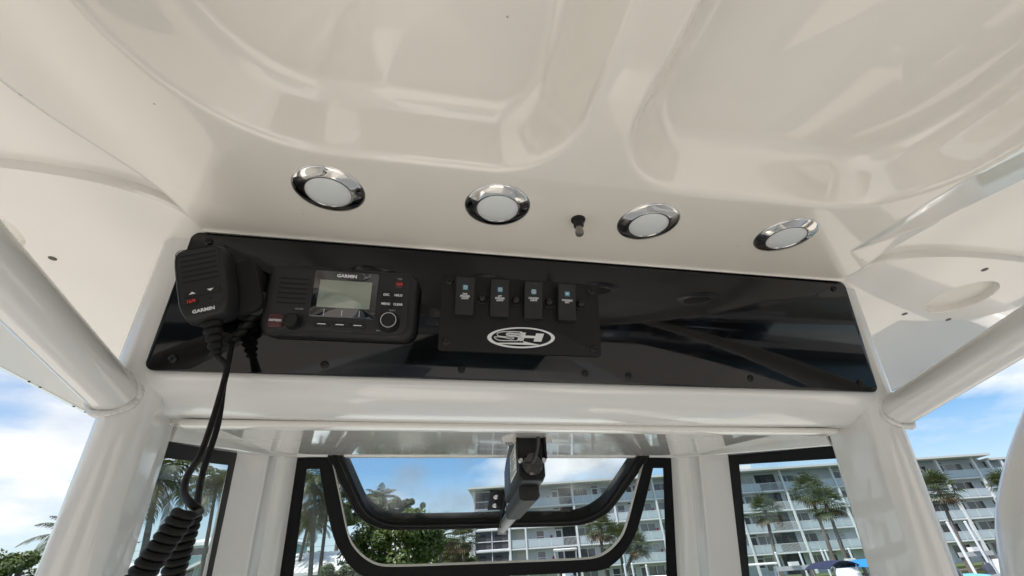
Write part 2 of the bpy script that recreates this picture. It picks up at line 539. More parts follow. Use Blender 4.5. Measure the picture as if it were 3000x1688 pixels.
# ------------------------------------------------------------------ support frame
frame = bthing('support_frame', 'white powder coated tube frame holding up the hard top', 'boat frame')
def post_c(z, sgn): return Vector((sgn * (.504 - .02 * (z - .163)), .5745 - .204 * (z - .163), z))
for sgn in (-1, 1):
    g = G()
    rings = []
    sec = [(-.0125 + .0275 * math.cos(a), -.036 + .0275 * math.sin(a)) for a in [PI * 1.03 + (PI * .94) * k / 14 for k in range(15)]]
    sec += [(.0 + .015 * math.cos(a), .0485 + .015 * math.sin(a)) for a in [-.03 * PI + (PI * 1.06) * k / 12 for k in range(13)]]
    for z in (-1.85, -1, -.3, 0, .15, .3, .388):
        c = post_c(z, sgn)
        q_ = [(c.x + sgn * x, c.y + y, z) for x, y in sec]
        rings.append(q_ if sgn > 0 else q_[::-1])
    g.loft(rings)
    g.mk('post', M_pow, frame, 60)
    # brace pipe running aft from the post
    path = [(sgn * .498, .53 - .1 * i, .181 + .0168 * i) for i in range(13)]
    G().tube(path, .0212, 32).mk('brace_pipe', M_pow, frame, 60)
    # weld bead round the pipe foot
    c = Vector((sgn * .4985, .5085, .185))
    P = []
    for i in range(96):
        a = 2 * PI * i / 96
        P.append(c + Vector((.0218 * math.cos(a), -.001 + .005 * math.cos(2 * a), .0228 * math.sin(a) - .001)))
    R = [.0036 + .0005 * math.sin(i * 2.2) + .0007 * math.sin(i * .37) for i in range(96)]
    G().tube(P, R, 10, closed=True).mk('weld_bead', M_weld, frame, 180)
    # weld where the cross beam meets the post
    prof = [(.506, .212), (.508, .203), (.513, .195), (.523, .188), (.543, .181), (.57, .178), (.598, .181), (.612, .187), (.618, .2)]
    P = spline([(sgn * .4885, y, z + .0015) for y, z in prof[1:]], 10)
    R = [.0044 + .0004 * math.sin(i * 2.0) + .0006 * math.sin(i * .31 + sgn) for i in range(len(P))]
    G().tube(P, R, 10).mk('weld_bead', M_weld, frame, 180)
    P = spline([post_c(.375, sgn) + Vector((.018 * math.cos(a), .066 * math.sin(a), .004)) for a in [2 * PI * i / 20 for i in range(20)]], 4)
    R = [.0045 + .0003 * math.sin(i * 2) for i in range(len(P))]
    G().tube(P, R, 8).mk('weld_bead', M_weld, frame, 180)
prof = spline([(0, .514, .25), (0, .509, .222), (0, .506, .209), (0, .509, .2), (0, .52, .191), (0, .54, .1845), (0, .56, .181), (0, .578, .181), (0, .594, .184), (0, .606, .195), (0, .61, .215), (0, .6, .25)], 5)
g = G()
g.loft([[(x, p.y, p.z + .0022 * (x / .49) ** 2) for p in prof] for x in [-.5 + 1.0 * i / 24 for i in range(25)]])
g.mk('cross_beam', M_pow, frame, 60)
g = G()                                      # moulded strip along the beam's forward edge
g.loft([[(x, .592 + y, .1788 + z) for y, z in rr(.022, .0078, .0036, 5)] for x in (-.463, .463)])
g.mk('beam_trim', M_gelw, frame, 40)
# box that carries the black panel
TL = rad(16.2)
DPL = .54
PX, PY, PZ = Vector((1, 0, 0)), Vector((0, -math.sin(TL), math.cos(TL))), Vector((0, -math.cos(TL), -math.sin(TL)))
PANEL = Matrix((PX, PY, PZ)).transposed().to_4x4()
PANEL.translation = -PZ * DPL                # local axes: x starboard, y up the panel, z towards the viewer
def on_panel(u, v, w=0.): return BOAT @ PANEL @ Matrix.Translation((u, v, w))
def in_panel(x, y, z): return PANEL @ Vector((x, y, z))
g = G()
V = [in_panel(x, y, z) for z in (-.11, -.007) for y in (.05, .236) for x in (-.471, .471)]
g.add(V, [(0, 2, 3, 1), (4, 5, 7, 6), (0, 1, 5, 4), (2, 6, 7, 3), (0, 4, 6, 2), (1, 3, 7, 5)])
g.mk('panel_box', M_pow, frame)

# ------------------------------------------------------------------ windshield
ws = bthing('windshield', 'boat windshield of three panes with white corner posts and black borders', 'windshield', (0, 1.0, 0))
WSO = Matrix.Translation((0, -1.0, 0))
def wmk(g_, name, m_, sm=None, par=None):
    return g_.mk(name, m_, par or ws, sm, mtx=WSO if par is None else Matrix())
def sof(y): return .1815 + .161 * (y - .6)
g = G()                                      # soffit between beam and windshield head
poly = [(-.50, .598), (.50, .598), (.56, .95), (.545, 1.04), (.47, 1.09), (-.47, 1.09), (-.545, 1.04), (-.56, .95)]
g.loft([[(x, y, sof(y)) for x, y in poly], [(x, y, sof(y) + .06) for x, y in poly]])
wmk(g, 'head_soffit', mat('gelcoat_polished', (.88, .86, .81), .07, coat=.55, bump=(14, .04, .004)))
hp = [(-.4945, .632, .1695), (-.500, 1.012, .2435), (-.462, 1.078, .2555), (-.43, 1.086, .258), (.43, 1.086, .258), (.462, 1.078, .2555), (.500, 1.012, .2435), (.4945, .632, .1695)]
g2 = G()                                     # lip round the head, side, front, side
g2.loft([[(x * (1 + d / .5), y + (d * .6 if .64 < y else 0), z + h) for d, h in ((-.006, .001), (-.004, -.001), (.014, -.001), (.014, .03), (-.006, .03))] for x, y, z in hp])
wmk(g2, 'head_rail', M_pow, 30)
LEAN = math.atan(.478)
FU, FD, FN = Vector((1, 0, 0)), Vector((0, math.sin(LEAN), -math.cos(LEAN))), Vector((0, -math.cos(LEAN), -math.sin(LEAN)))
FTOP = Vector((0, 1.087, .2625))
def fpt(x, s, w=0., hinge=None):             # front pane: x across, s down the slope, w towards the cabin
    return FTOP + FU * x + FD * s + FN * w
def vpt(x, s, w=0.):                         # open vent
    a = rad(59)
    return FTOP + FU * x + Vector((0, math.sin(a), -math.cos(a))) * s + Vector((0, -math.cos(a), -math.sin(a))) * w
for sgn in (-1, 1):                          # corner posts
    g = G()
    rings = []
    for z in (-.75, -.3, 0, .15, .262):
        dz = z - .247
        i0 = Vector((sgn * (.452 - .038 * dz), 1.105 - .478 * dz, z))
        o0 = Vector((sgn * (.540 - .076 * dz), .957 - .414 * dz, z))
        e = (i0 - o0).normalized()
        nn = Vector((e.y, -e.x, 0)) * (1 if sgn < 0 else -1)   # pointing outboard-forward
        nn = nn if nn.dot(Vector((sgn, 1, 0))) > 0 else -nn
        L = (i0 - o0).length
        sec = [(0, .012), (.004, .004), (.012, 0)]
        pts = [(s_, t_) for s_, t_ in sec] + [(L * .40, 0), (L * .415, -.0025), (L * .44, -.0032), (L * .465, -.0025), (L * .48, 0), (L * .60, 0), (L * .61, .002), (L * .625, 0)]
        pts += [(L - .012, 0), (L - .004, .004), (L, .012), None, None]
        rings.append([o0 + e * q_[0] + nn * q_[1] for q_ in pts[:-2]] + [i0 + Vector((sgn * .035, .05, 0)), o0 + Vector((sgn * .016, .06, 0))])
    g.loft(rings)
    wmk(g, 'corner_post', M_pow, 50)
OPEN = [(.388, -.012), (.388, 0), (.374, .045), (.357, .1), (.341, .152), (.327, .187), (.306, .212), (.281, .23), (.252, .24), (.2, .2425), (.1, .243)]
def fine(c_): return [(p.x, p.y) for p in spline([(x, y, 0) for x, y in c_], 4)]
OPEN = fine(OPEN + [(-x, s) for x, s in OPEN[::-1]])
UOUT = [(.412, -.012), (.4105, .02), (.397, .072), (.381, .126), (.364, .175), (.346, .207), (.32, .239), (.29, .26), (.262, .268), (.2, .2705), (.1, .271)]
UOUT = fine(UOUT + [(-x, s) for x, s in UOUT[::-1]])
def band(o_, i_, w0, w1, fn):
    n = len(o_)
    V = [fn(x, s, w) for w in (w0, w1) for q in (o_, i_) for x, s in q]
    Fs = []
    for j in range(n - 1):
        Fs += [(j, j + 1, n + j + 1, n + j), (2 * n + j, 3 * n + j, 3 * n + j + 1, 2 * n + j + 1), (n + j, n + j + 1, 3 * n + j + 1, 3 * n + j), (j, 2 * n + j, 2 * n + j + 1, j + 1)]
    Fs += [(0, n, 3 * n, 2 * n), (n - 1, 3 * n - 1, 4 * n - 1, 2 * n - 1)]
    return G().add(V, Fs)
# front pane: glass round the vent opening
EDGE = [(.46, -.012), (.46, 0), (.46, .1), (.465, .25), (.47, .4), (.475, .6), (.475, .75), (.4, .75), (.3, .75), (.2, .75), (.1, .75)]
EDGE = EDGE + [(-x, s) for x, s in EDGE[::-1]]
EDGE = [(a[0] + (b[0] - a[0]) * k / 4, a[1] + (b[1] - a[1]) * k / 4) for a, b in zip(EDGE[:-1], EDGE[1:]) for k in range(4)] + [EDGE[-1]]
pane = wmk(band(EDGE, UOUT, -.006, 0, fpt), 'glass_pane', M_gl)
b_ = band(UOUT, OPEN, -.006, .0012, fpt)
wmk(b_, 'vent_surround', M_frit)
for sgn in (-1, 1):                          # black top corners and strip down the post
    V = [(.4105, .0), (.462, .0), (.462, .03), (.436, .03), (.4085, .03)]
    V = [(.41, -.012), (.465, -.012), (.465, .031), (.436, .031), (.4078, .031)]
    g = G().loft([[fpt(sgn * x, s, w) for x, s in V] for w in (.0004, .0014)])
    wmk(g, 'pane_border', M_frit)
    V = [(.436, .031), (.47, .031), (.48, .7), (.446, .7)]
    g = G().loft([[fpt(sgn * x, s, w) for x, s in V] for w in (.0004, .0014)])
    wmk(g, 'pane_border', M_frit)
oe = [(x * .9985, s - .0006) for x, s in OPEN]
oi = [(x * .997, s - .0012) for x, s in OPEN]
wmk(band(oe, oi, -.008, .0022, fpt), 'opening_edge', mat('edge_seal', (.72, .70, .62), .25))
# side panes
for sgn in (-1, 1):
    def spt(y, z, w=0.): return Vector((sgn * (.4945 + .1376 * (y - .63) - w), y, z))
    out = [(.60, .19), (.965, .255), (1.33, -.5), (.77, -.5)]
    g = G().loft([[spt(y, z, w) for y, z in out] for w in (0, -.006)])
    sp = wmk(g, 'glass_pane', M_gl)
    fr = [((.60, .19), (.965, .255), (.934, .206), (.60, .1425)), ((.934, .206), (.965, .255), (1.33, -.5), (1.279, -.5)), ((.60, .1425), (.6255, .1475), (.755, -.5), (.70, -.5))]
    for q in fr:
        g = G().loft([[spt(y, z, w) for y, z in q] for w in (.0005, .0015)])
        wmk(g, 'pane_border', M_frit)
# opened vent: glass in a ribbed rubber gasket
vent = bthing('windshield_vent', 'curved glass vent flap pushed open in a black ribbed gasket', 'vent window', FTOP)
VO = Matrix.Translation(-FTOP)
def arc(e): return [(x * (1 - e / .39), s - e) for x, s in OPEN]
gk = band(arc(-.003), arc(.024), -.016, .012, vpt).mk('gasket', M_gask, vent, None, mtx=VO)
for k, e in enumerate((.001, .006, .011, .017)):
    P = spline([vpt(x, s, .012) for x, s in arc(e)], 3)
    G().tube(P, .0022 if k < 3 else .004, 8).mk('gasket_rib', M_gask, gk, 180)
inn = arc(.018)
top_ = [(x, -.012 + .0 * i) for i, (x, s) in enumerate(inn)]
g = band(inn, [(x, .0) for x, s in inn], -.006, 0, vpt)
g.mk('vent_glass', M_glv, vent, None, mtx=VO)
# bracket on the vent glass
br = bthing('vent_bracket', 'small black bracket with two screws on the vent glass', 'bracket', vpt(-.045, .17, .004))
c0 = CAM0
bq = [vpt(-.052, .185, .004)]
bm = Matrix.Translation(-vpt(-.045, .17, .004))
def bxv(x0, x1, s0, s1, w0, w1):
    V = [vpt(x, s, w) for w in (w0, w1) for s in (s0, s1) for x in (x0, x1)]
    return G().add(V, [(0, 2, 3, 1), (4, 5, 7, 6), (0, 1, 5, 4), (2, 6, 7, 3), (0, 4, 6, 2), (1, 3, 7, 5)])
bxv(-.006, .03, .115, .182, .003, .008).mk('plate', M_blk, br, mtx=bm)
bxv(.028, .033, .115, .215, .008, .035).mk('flange', M_blk, br, mtx=bm)
for s in (.132, .163):
    c = vpt(.012, s, .0085)
    g = lathe([(.0082, 0), (.0082, .002), (.006, .004), (.0001, .0045)], 20)
    q = Matrix((Vector((1, 0, 0)), vpt(0, 0, 1) - vpt(0, 0, 0), Vector((0, 0, 1)))).to_3x3()
    nrm = (vpt(0, 0, 1) - vpt(0, 0, 0)).normalized()
    g.mk('screw', M_steel, br, 40, mtx=bm @ Matrix.Translation(c) @ nrm.to_track_quat('Z', 'Y').to_matrix().to_4x4())

# linear actuator that pushes the vent open
pA = bp(1557, 1340, .70)
pB = bp(1470, 1496, 1.22)
ax = (pB - pA)
LA = ax.length
ax.normalize()
sdv = ax.cross(Vector((0, 0, 1))).normalized()
upv = sdv.cross(ax)
ACT = Matrix((sdv, upv, -ax)).transposed().to_4x4()   # local z points back to the photographer
ACT.translation = pA
act = thing('vent_actuator', 'black and grey linear actuator hanging in front of the open vent', 'actuator', BOAT @ ACT)
g = G()
o1 = [(-.0215, .054), (-.0215, -.028), (-.017, -.036), (.017, -.036), (.0215, -.028), (.0215, .054), (.015, .06), (-.015, .06)][::-1]
rings = [[(x, y, -.31) for x, y in [(x * .85, y * .7) for x, y in o1]], [(x, y, -.24) for x, y in [(x * .95, y * .85) for x, y in o1]], [(x, y, -.15) for x, y in o1], [(x, y, -.004) for x, y in o1], [(x * .93, y * .95, 0.0) for x, y in o1]]
hs = g.loft(rings).mk('motor_housing', M_blk, act, 30)
g = G()
for s in (-1, 1):
    lathe([(.004, .0), (.004, .0012), (.0001, .0014)], 12).mk('housing_screw', M_vis, hs, loc=(s * .0165, -.020, .0))
lathe([(.017, 0), (.017, .010), (.014, .013), (.0001, .0135)], 28).mk('end_cap', mat('gloss_black', (.006, .006, .006), .12, coat=.6), hs, 40, loc=(0, -.012, 0))
for s in (-1, 1):
    lathe([(.0045, 0), (.0045, .003), (.003, .005), (.0001, .0052)], 14).mk('bolt', M_steel, act, 40, mtx=Matrix.Translation((s * .0185, -.006, .004)) @ Matrix.Rotation(0, 4, 'Y'))
G().box(-.024, -.021, -.004, .05, -.01, .012).mk('clevis', M_vis, act)
G().box(.021, .024, -.004, .06, -.01, .012).mk('clevis', M_vis, act)
G().loft([[(x, y - .043, z) for x, y in rr(.034, .028, .008, 5)] for z in (-.31, -.05)]).mk('slide_tube', M_alu, act, 40)
G().tube([(0, -.043, -.3), (0, -.043, -LA)], .0135, 20).mk('push_rod', mat('rod_steel', (.28, .28, .28), .35, metal=.8), act, 60)
G().box(-.012, .012, -.058, -.034, -LA - .012, -LA).mk('rod_end', M_steel, act)
lb = G().loft([[(-.0218 - d, y, z) for y, z in ((-.016, -.03), (.03, -.03), (.03, -.13), (-.016, -.13))] for d in (0, .0006)]).mk('maker_label', mat('label_white', (.8, .8, .78), .6), act)
g = G()
for k in range(9):
    yy = .026 - k * .0045
    g.box(-.0227, -.0224, yy - .0011, yy + .0008, -.122 + .004 * (k % 3), -.04 - .012 * ((k * 5) % 4))
g.mk('label_print', mat('print_grey', (.16, .16, .16), .7), act)
g = G().tube(spline([(.008, .05, .014), (.010, .02, .02), (.002, -.008, .022), (-.004, -.012, .008)], 8), .0025, 8)
g.mk('power_lead', mat('lead_grey', (.05, .05, .05), .4), act, 180)
mt = G().loft([[(x, y, .206 + .161 * (y - .75) - z) for x, y in rr(.085, .05, .02, 6, pA.x + .0, .745)] for z in (0, .006)])
mt.mk('mount_plate', M_pow, act, 30, mtx=ACT.inverted())

# ------------------------------------------------------------------ black acrylic panel
def screw(parent, u, v, w, r=.0047, material=None):
    g_ = lathe([(r, 0), (r, .0008), (r * .8, .0018), (.0001, .0023)], 18)
    s_ = g_.mk('screw', material or M_scr, parent, 40, loc=(u, v, w))
    g_ = G()
    for a in (.6, .6 + PI / 2):
        c_, s2 = math.cos(a), math.sin(a)
        L, t_ = r * .62, r * .14
        V_ = [(c_ * x - s2 * y, s2 * x + c_ * y, z) for z in (.0018, .0026) for x, y in ((-L, -t_), (L, -t_), (L, t_), (-L, t_))]
        g_.add(V_, [(4, 5, 6, 7), (0, 1, 5, 4), (1, 2, 6, 5), (2, 3, 7, 6), (3, 0, 4, 7)])
    g_.mk('cross_slot', M_vis, s_)
    return s_
pan = thing('instrument_panel', 'wide glossy black acrylic panel screwed between the white posts', 'panel', on_panel(0, .0618))
g = prism([(x * (1 + .0127 * (.0848 - y) / .0848), y) for x, y in rr(.944, .1695, .010, 8, .0, .0848)], -.006, 0, .001)
g.mk('panel_sheet', M_acr, pan, 30)
for u, v in ((-.446, .220), (-.451, .075), (-.2896, .0742), (-.1285, .0741), (.0315, .0742), (.0917, .0735), (.2722, .0755), (.4503, .0745), (.4435, .219)):
    screw(pan, u, v - .0618, 0)

# ------------------------------------------------------------------ radio
rdx, rdy = -.2755, .147
radio = thing('marine_radio', 'black fixed mount marine radio with green grey screen and knobs', 'radio', on_panel(rdx, rdy))
g = G()
o0 = rr(.177, .0895, .017, 8)
rings = [[(x, y, .0) for x, y in rr(.170, .0825, .014, 8)], [(x, y, .004) for x, y in o0], [(x, y, .012) for x, y in o0], [(x, y, .018) for x, y in rr(.172, .0845, .0155, 8)], [(x, y, .0205) for x, y in rr(.166, .079, .0135, 8)], [(x, y, .0210) for x, y in rr(.160, .0765, .0125, 8)]]
g.loft(rings)
g.mk('body', M_blk, radio, 50)
W0 = .0218
prism(rr(.1550, .0745, .0115, 8, -.0005, .0), .0206, W0, .0004).mk('face_plate', M_blk2, radio, 30)
def rb(name, x0, x1, y0, y1, w0, w1, m_, r=.0012, par=None, bev=.0003):
    return prism(rr(x1 - x0, y1 - y0, r, 4, (x0 + x1) / 2 - (0 if par else 0), (y0 + y1) / 2), w0, w1, bev).mk(name, m_, par or radio, 30)
def L(u, v): return u / 1000 - rdx, v / 1000 - rdy
x0, y0 = L(-310, 126.5); x1, y1 = L(-236, 184)
rb('display_window', x0, x1, y0, y1, W0, W0 + .0007, M_win, .003)
x0, y0 = L(-303, 138.4); x1, y1 = L(-243, 172.3)
rb('screen', x0, x1, y0, y1, W0 + .0007, W0 + .0012, M_lcd, .0006, bev=.0001)
x, y = L(-273.2, 178.3)
text('GARMIN', .0056, x, y, W0 + .0013, M_wht, radio, 1.08, bold=.00022)
for k in range(6):
    v = 171.3 - 6.0 * k
    x0, y0 = L(-347.5, v - .9); x1, y1 = L(-315.7, v + .9)
    rb('grille_slot', x0, x1, y0, y1, W0 - .001, W0 + .0003, M_vis, .0008, bev=.0)  # black strip proud of the face, painting the shade of a recessed slot
x0, y0 = L(-352, 111.5); x1, y1 = L(-336, 127)
rb('distress_cover', x0, x1, y0, y1, W0, W0 + .002, M_dred, .0025)
x, y = L(-344.2, 119.5)
text('DISTRESS', .0034, x, y, W0 + .0022, M_wht, radio, .98, bold=.0001)
def knob(name, u, v, r, h, ring_m):
    x_, y_ = L(u, v)
    prof_ = [(r * 1.08, 0), (r * 1.05, .002), (r, .004), (r * .98, h - .0015), (r * .9, h), (r * .66, h), (r * .62, h - .0008), (.0001, h - .0008)]
    k_ = lathe(prof_, 40).mk(name, M_blk, radio, 35, loc=(x_, y_, W0))
    g_ = ring(ell(r * .8, r * .8, 40), ell(r * .74, r * .74, 40), h - .0002, h + .0003)
    g_.mk('knob_ring', M_gry if ring_m else M_blk2, k_)
    g_ = G()
    for i in range(24):
        a = 2 * PI * i / 24
        c_ = Vector((math.cos(a), math.sin(a), 0)) * r * 1.0
        g_.tube([c_ + Vector((0, 0, .004)), c_ + Vector((0, 0, h - .002))], r * .05, 5)
    g_.mk('knob_grip', M_blk, k_)
knob('volume_knob', -324.5, 118.5, .0083, .016, False)
knob('select_knob', -218, 123.5, .0112, .015, True)
x, y = L(-210.8, 172.3)
pw = lathe([(.0050, 0), (.0050, .0012), (.0042, .0018), (.0001, .0019)], 28).mk('power_button', mat('button_red', (.03, .006, .006), .4), radio, 40, loc=(x, y, W0))
text('16/9', .0046, x, y, W0 + .0021, M_red, radio, .95, bold=.0001)
x, y = L(-210.8, 179.5)
text('PWR', .0024, x, y, W0 + .0003, M_gry, radio)
for (u0, u1, v0, v1, s) in ((-231.8, -218, 154, 162.2, 'DSC'), (-217.4, -203.8, 154, 162.2, 'HI/LO'), (-231.5, -217.6, 142.4, 150.7, 'MENU'), (-217, -203.6, 142.4, 150.7, 'CLEAR')):
    x0, y0 = L(u0, v0); x1, y1 = L(u1, v1)
    rb('key', x0, x1, y0, y1, W0 - .0002, W0 + .0011, M_blk, .0015)
    text(s, .0039, (x0 + x1) / 2, (y0 + y1) / 2, W0 + .0013, M_wht, radio, .95, bold=.00012)
for u in (-294, -273.9, -254):
    x0, y0 = L(u - 9, 114.6); x1, y1 = L(u + 9, 121.4)
    rb('soft_key', x0, x1, y0, y1, W0 - .0002, W0 + .0014, M_blk, .0016)
    x0, y0 = L(u - 4.6, 117.6); x1, y1 = L(u + 4.6, 118.5)
    rb('key_mark', x0, x1, y0, y1, W0 + .0014, W0 + .0016, M_wht, .0003, bev=0)
    x0, y0 = L(u + .3 - .25, 128.7); x1, y1 = L(u + .3 + .25, 136)
    rb('tick_mark', x0, x1, y0, y1, W0 + .0007, W0 + .0009, M_wht, .0001, bev=0)
x, y = L(-321.5, 134.8)
text('VOL/SQ', .0026, x, y, W0 + .0002, M_gry, radio)
x, y = L(-216, 138.9)
text('SELECT', .0023, x, y, W0 + .0002, M_gry, radio)
x, y = L(-230.3, 113.3)
text('WX', .0026, x, y, W0 + .0002, M_gry, radio)

# ------------------------------------------------------------------ hand microphone on its hanger, with plug and coiled cord
MROT = rad(17.6)
mic = thing('radio_microphone', 'black fist microphone hanging tilted beside the radio with coiled cord', 'microphone', on_panel(-.4165, .1525) @ Matrix.Rotation(MROT, 4, 'Z'))
mo = []
for t in [i / 60 for i in range(60)]:        # outline: wide shoulders, narrower chin
    a = 2 * PI * t
    cx, cy = math.cos(a), math.sin(a)
    w_ = .0245 if cy > 0 else .0245 - .0035 * min(1, -cy * 1.2)
    e_ = .32
    mo.append((w_ * math.copysign(abs(cx) ** e_, cx), .0425 * math.copysign(abs(cy) ** .34, cy)))
def sc(o_, kx, ky, dx=0, dy=0): return [(x * kx + dx, y * ky + dy) for x, y in o_]
rings = [[(x, y, .016) for x, y in sc(mo, .9, .9)], [(x, y, .020) for x, y in sc(mo, 1.08, 1.0)], [(x, y, .034) for x, y in sc(mo, 1.15, 1.03)], [(x, y, .042) for x, y in sc(mo, 1.06, 1.0)], [(x, y, .048) for x, y in sc(mo, 1.0, .965)], [(x, y, .0505) for x, y in sc(mo, .93, .93)], [(x, y, .0508) for x, y in sc(mo, .8, .88)]]
G().loft(rings).mk('body', M_blk2, mic, 60)
MW = .0508
g = ring(sc(rr(.043, .068, .006, 8), 1, 1, 0, .006), sc(rr(.0424, .0674, .0057, 8), 1, 1, 0, .006), MW - .0006, MW + .00025)
g.mk('face_seam', M_vis, mic)
def mb(name, x0, x1, y0, y1, w0, w1, m_, r=.001, bev=0.):
    return prism(rr(x1 - x0, y1 - y0, r, 4, (x0 + x1) / 2, (y0 + y1) / 2), w0, w1, bev).mk(name, m_, mic, 30)
for k in range(6):
    v = .0325 - .0062 * k
    mb('grille_slot', -.0175, .0178, v - .0009, v + .0009, MW - .001, MW + .0003, M_vis, .0008)  # raised black strip in place of a slot's inner shade
mb('rocker_key', -.0175, .0178, -.0165, -.0085, MW - .0005, MW + .0012, M_blk, .0015, .0004)
for sx_, sy_ in ((-.0085, 1), (.0088, -1)):
    G().add([(sx_ - .0033, -.0125 - sy_ * .0012, MW + .0014), (sx_ + .0033, -.0125 - sy_ * .0012, MW + .0014), (sx_, -.0125 + sy_ * .0016, MW + .0014)], [(0, 1, 2)] if sy_ > 0 else [(0, 2, 1)]).mk('arrow_mark', M_wht, mic)
mb('channel_key', -.0175, -.0035, -.0250, -.0180, MW - .0005, MW + .0011, M_blk, .0022, .0004)
text('16/9', .0048, -.0105, -.0215, MW + .0013, M_red, mic, 1.0, bold=.0001)
mb('mic_hole', .006, .0095, -.0225, -.0212, MW - .0003, MW + .0003, M_vis, .0005)
text('GARMIN', .0052, .000, -.0335, MW + .0004, M_wht, mic, 1.08, bold=.0002)
prism(rr(.040, .064, .012, 6, .030, -.0055), -.0, .026, .004).mk('hanger', M_vis, mic, 40)
rings = []
for k in range(15):                          # ribbed strain relief under the chin
    y_ = -.041 - k * .0028
    r_ = .0105 - .00042 * k + (.0011 if k % 3 else -.0012)
    rings.append([(r_ * math.cos(a), y_, .034 + r_ * .8 * math.sin(a)) for a in [2 * PI * j / 20 for j in range(20)]])
G().loft(rings).mk('strain_relief', M_rub, mic, 30)
MM = (BOAT.inverted() @ mic.matrix_world) if False else (PANEL @ Matrix.Translation((-.4165, .1525, 0)) @ Matrix.Rotation(MROT, 4, 'Z'))
pm0 = MM @ Vector((0, -.080, .034))
MI = MM.inverted()
# plug beside the radio
plug = thing('microphone_plug', 'black right angle microphone plug screwed in beside the radio', 'plug', on_panel(-.370, .140))
prism(rr(.019, .030, .005, 6, .0, .0), 0, .020, .003).mk('plug_body', M_blk, plug, 40)
prism(rr(.010, .026, .004, 6, .013, -.001), 0.002, .018, .002).mk('plug_collar', M_blk, plug, 40)
for k in range(3):
    lathe([(.0011, 0), (.0001, .0002)], 10).mk('plug_dot', M_vis, plug, loc=(.002, .006 - k * .0035, .0202))
rings = []
for k in range(12):
    t = k / 11
    c = Vector((-.001 - .016 * t, -.012 - .034 * t, .011 + .006 * t))
    r_ = .0072 - .0022 * t + (.0009 if k % 3 else -.0009)
    rings.append([c + Vector((r_ * math.cos(a), .15 * r_ * math.cos(a), r_ * math.sin(a))) for a in [2 * PI * j / 16 for j in range(16)]])
G().loft(rings[::-1]).mk('strain_relief', M_rub, plug, 30)
pp0 = PANEL @ Vector((-.370 - .017, .140 - .046, .017))
def coil(p0, p1, r, rc, turns, bend=Vector()):
    n = int(turns * 22)
    d = (p1 - p0)
    pts = []
    ux = d.normalized().cross(Vector((.3, 1, .2))).normalized()
    uy = d.normalized().cross(ux)
    for i in range(n + 1):
        t = i / n
        a = 2 * PI * turns * t
        c = p0 + d * t + bend * (4 * t * (1 - t))
        pts.append(c + ux * (r * math.cos(a)) + uy * (r * math.sin(a)))
    return pts
# cord from the plug swings towards the photographer and becomes the near coil
q0, q1 = bp(545, 1500, .305), bp(378, 1735, .282)
c1 = coil(q0, q1, .0060, .0040, 9.5)
lead = spline([pp0, bp(664, 1085, .46), bp(628, 1215, .425), bp(588, 1330, .385), bp(549, 1395, .35), bp(540, 1445, .33), bp(562, 1478, .318), bp(585, 1498, .318), c1[0]], 12)
G().tube(lead + c1[1:], .0028, 12).mk('coiled_cord', M_rub, mic, 180, mtx=MI)
q0, q1 = bp(562, 1500, .36), bp(488, 1745, .345)
c2 = coil(q0, q1, .0062, .0034, 10.5)
lead = spline([pm0, bp(664, 1075, .465), bp(655, 1130, .455), bp(638, 1245, .44), bp(597, 1375, .41), bp(583, 1440, .385), bp(578, 1480, .37), c2[0]], 12)
G().tube(lead + c2[1:], .0029, 12).mk('coiled_cord', M_rub, mic, 180, mtx=MI)

# ------------------------------------------------------------------ switch panel
swp = thing('switch_panel', 'matt black switch plate with four rocker switches and oval white logo', 'switch panel', on_panel(-.053, .146))
def S(u, v): return u / 1000 + .053, v / 1000 - .146
prism(rr(.2125, .1005, .005, 6), 0, .006, .0008).mk('plate', mat('matt_black', (.0065, .0065, .007), .55, spec=.3, bump=(700, .15, .0003)), swp, 30)
for u, v in ((-149.4, 186.8), (43, 186), (43, 106.2), (-149.4, 107.2)):
    x, y = S(u, v)
    screw(swp, x, y, .006, .0052)
words = (('FWD', 'SPREADER', 'LIGHTS'), ('AFT', 'SPREADER', 'LIGHTS'), ('COURTESY', 'LIGHTS'), ('WINDSHIELD', 'VENT'))
def strokes(lines, par, w, m_, th=.00035, name='icon'):
    g_ = G()
    for P_ in lines:
        for (a, b) in zip(P_[:-1], P_[1:]):
            a, b = Vector((*a, 0)), Vector((*b, 0))
            d_ = (b - a)
            if d_.length < 1e-7: continue
            nrm = Vector((-d_.y, d_.x, 0)).normalized() * th / 2
            ext = d_.normalized() * th * .3
            V_ = [a - nrm - ext, b - nrm + ext, b + nrm + ext, a + nrm - ext]
            g_.add([(v_.x, v_.y, w) for v_ in V_], [(0, 1, 2, 3)])
    return g_.mk(name, m_, par)
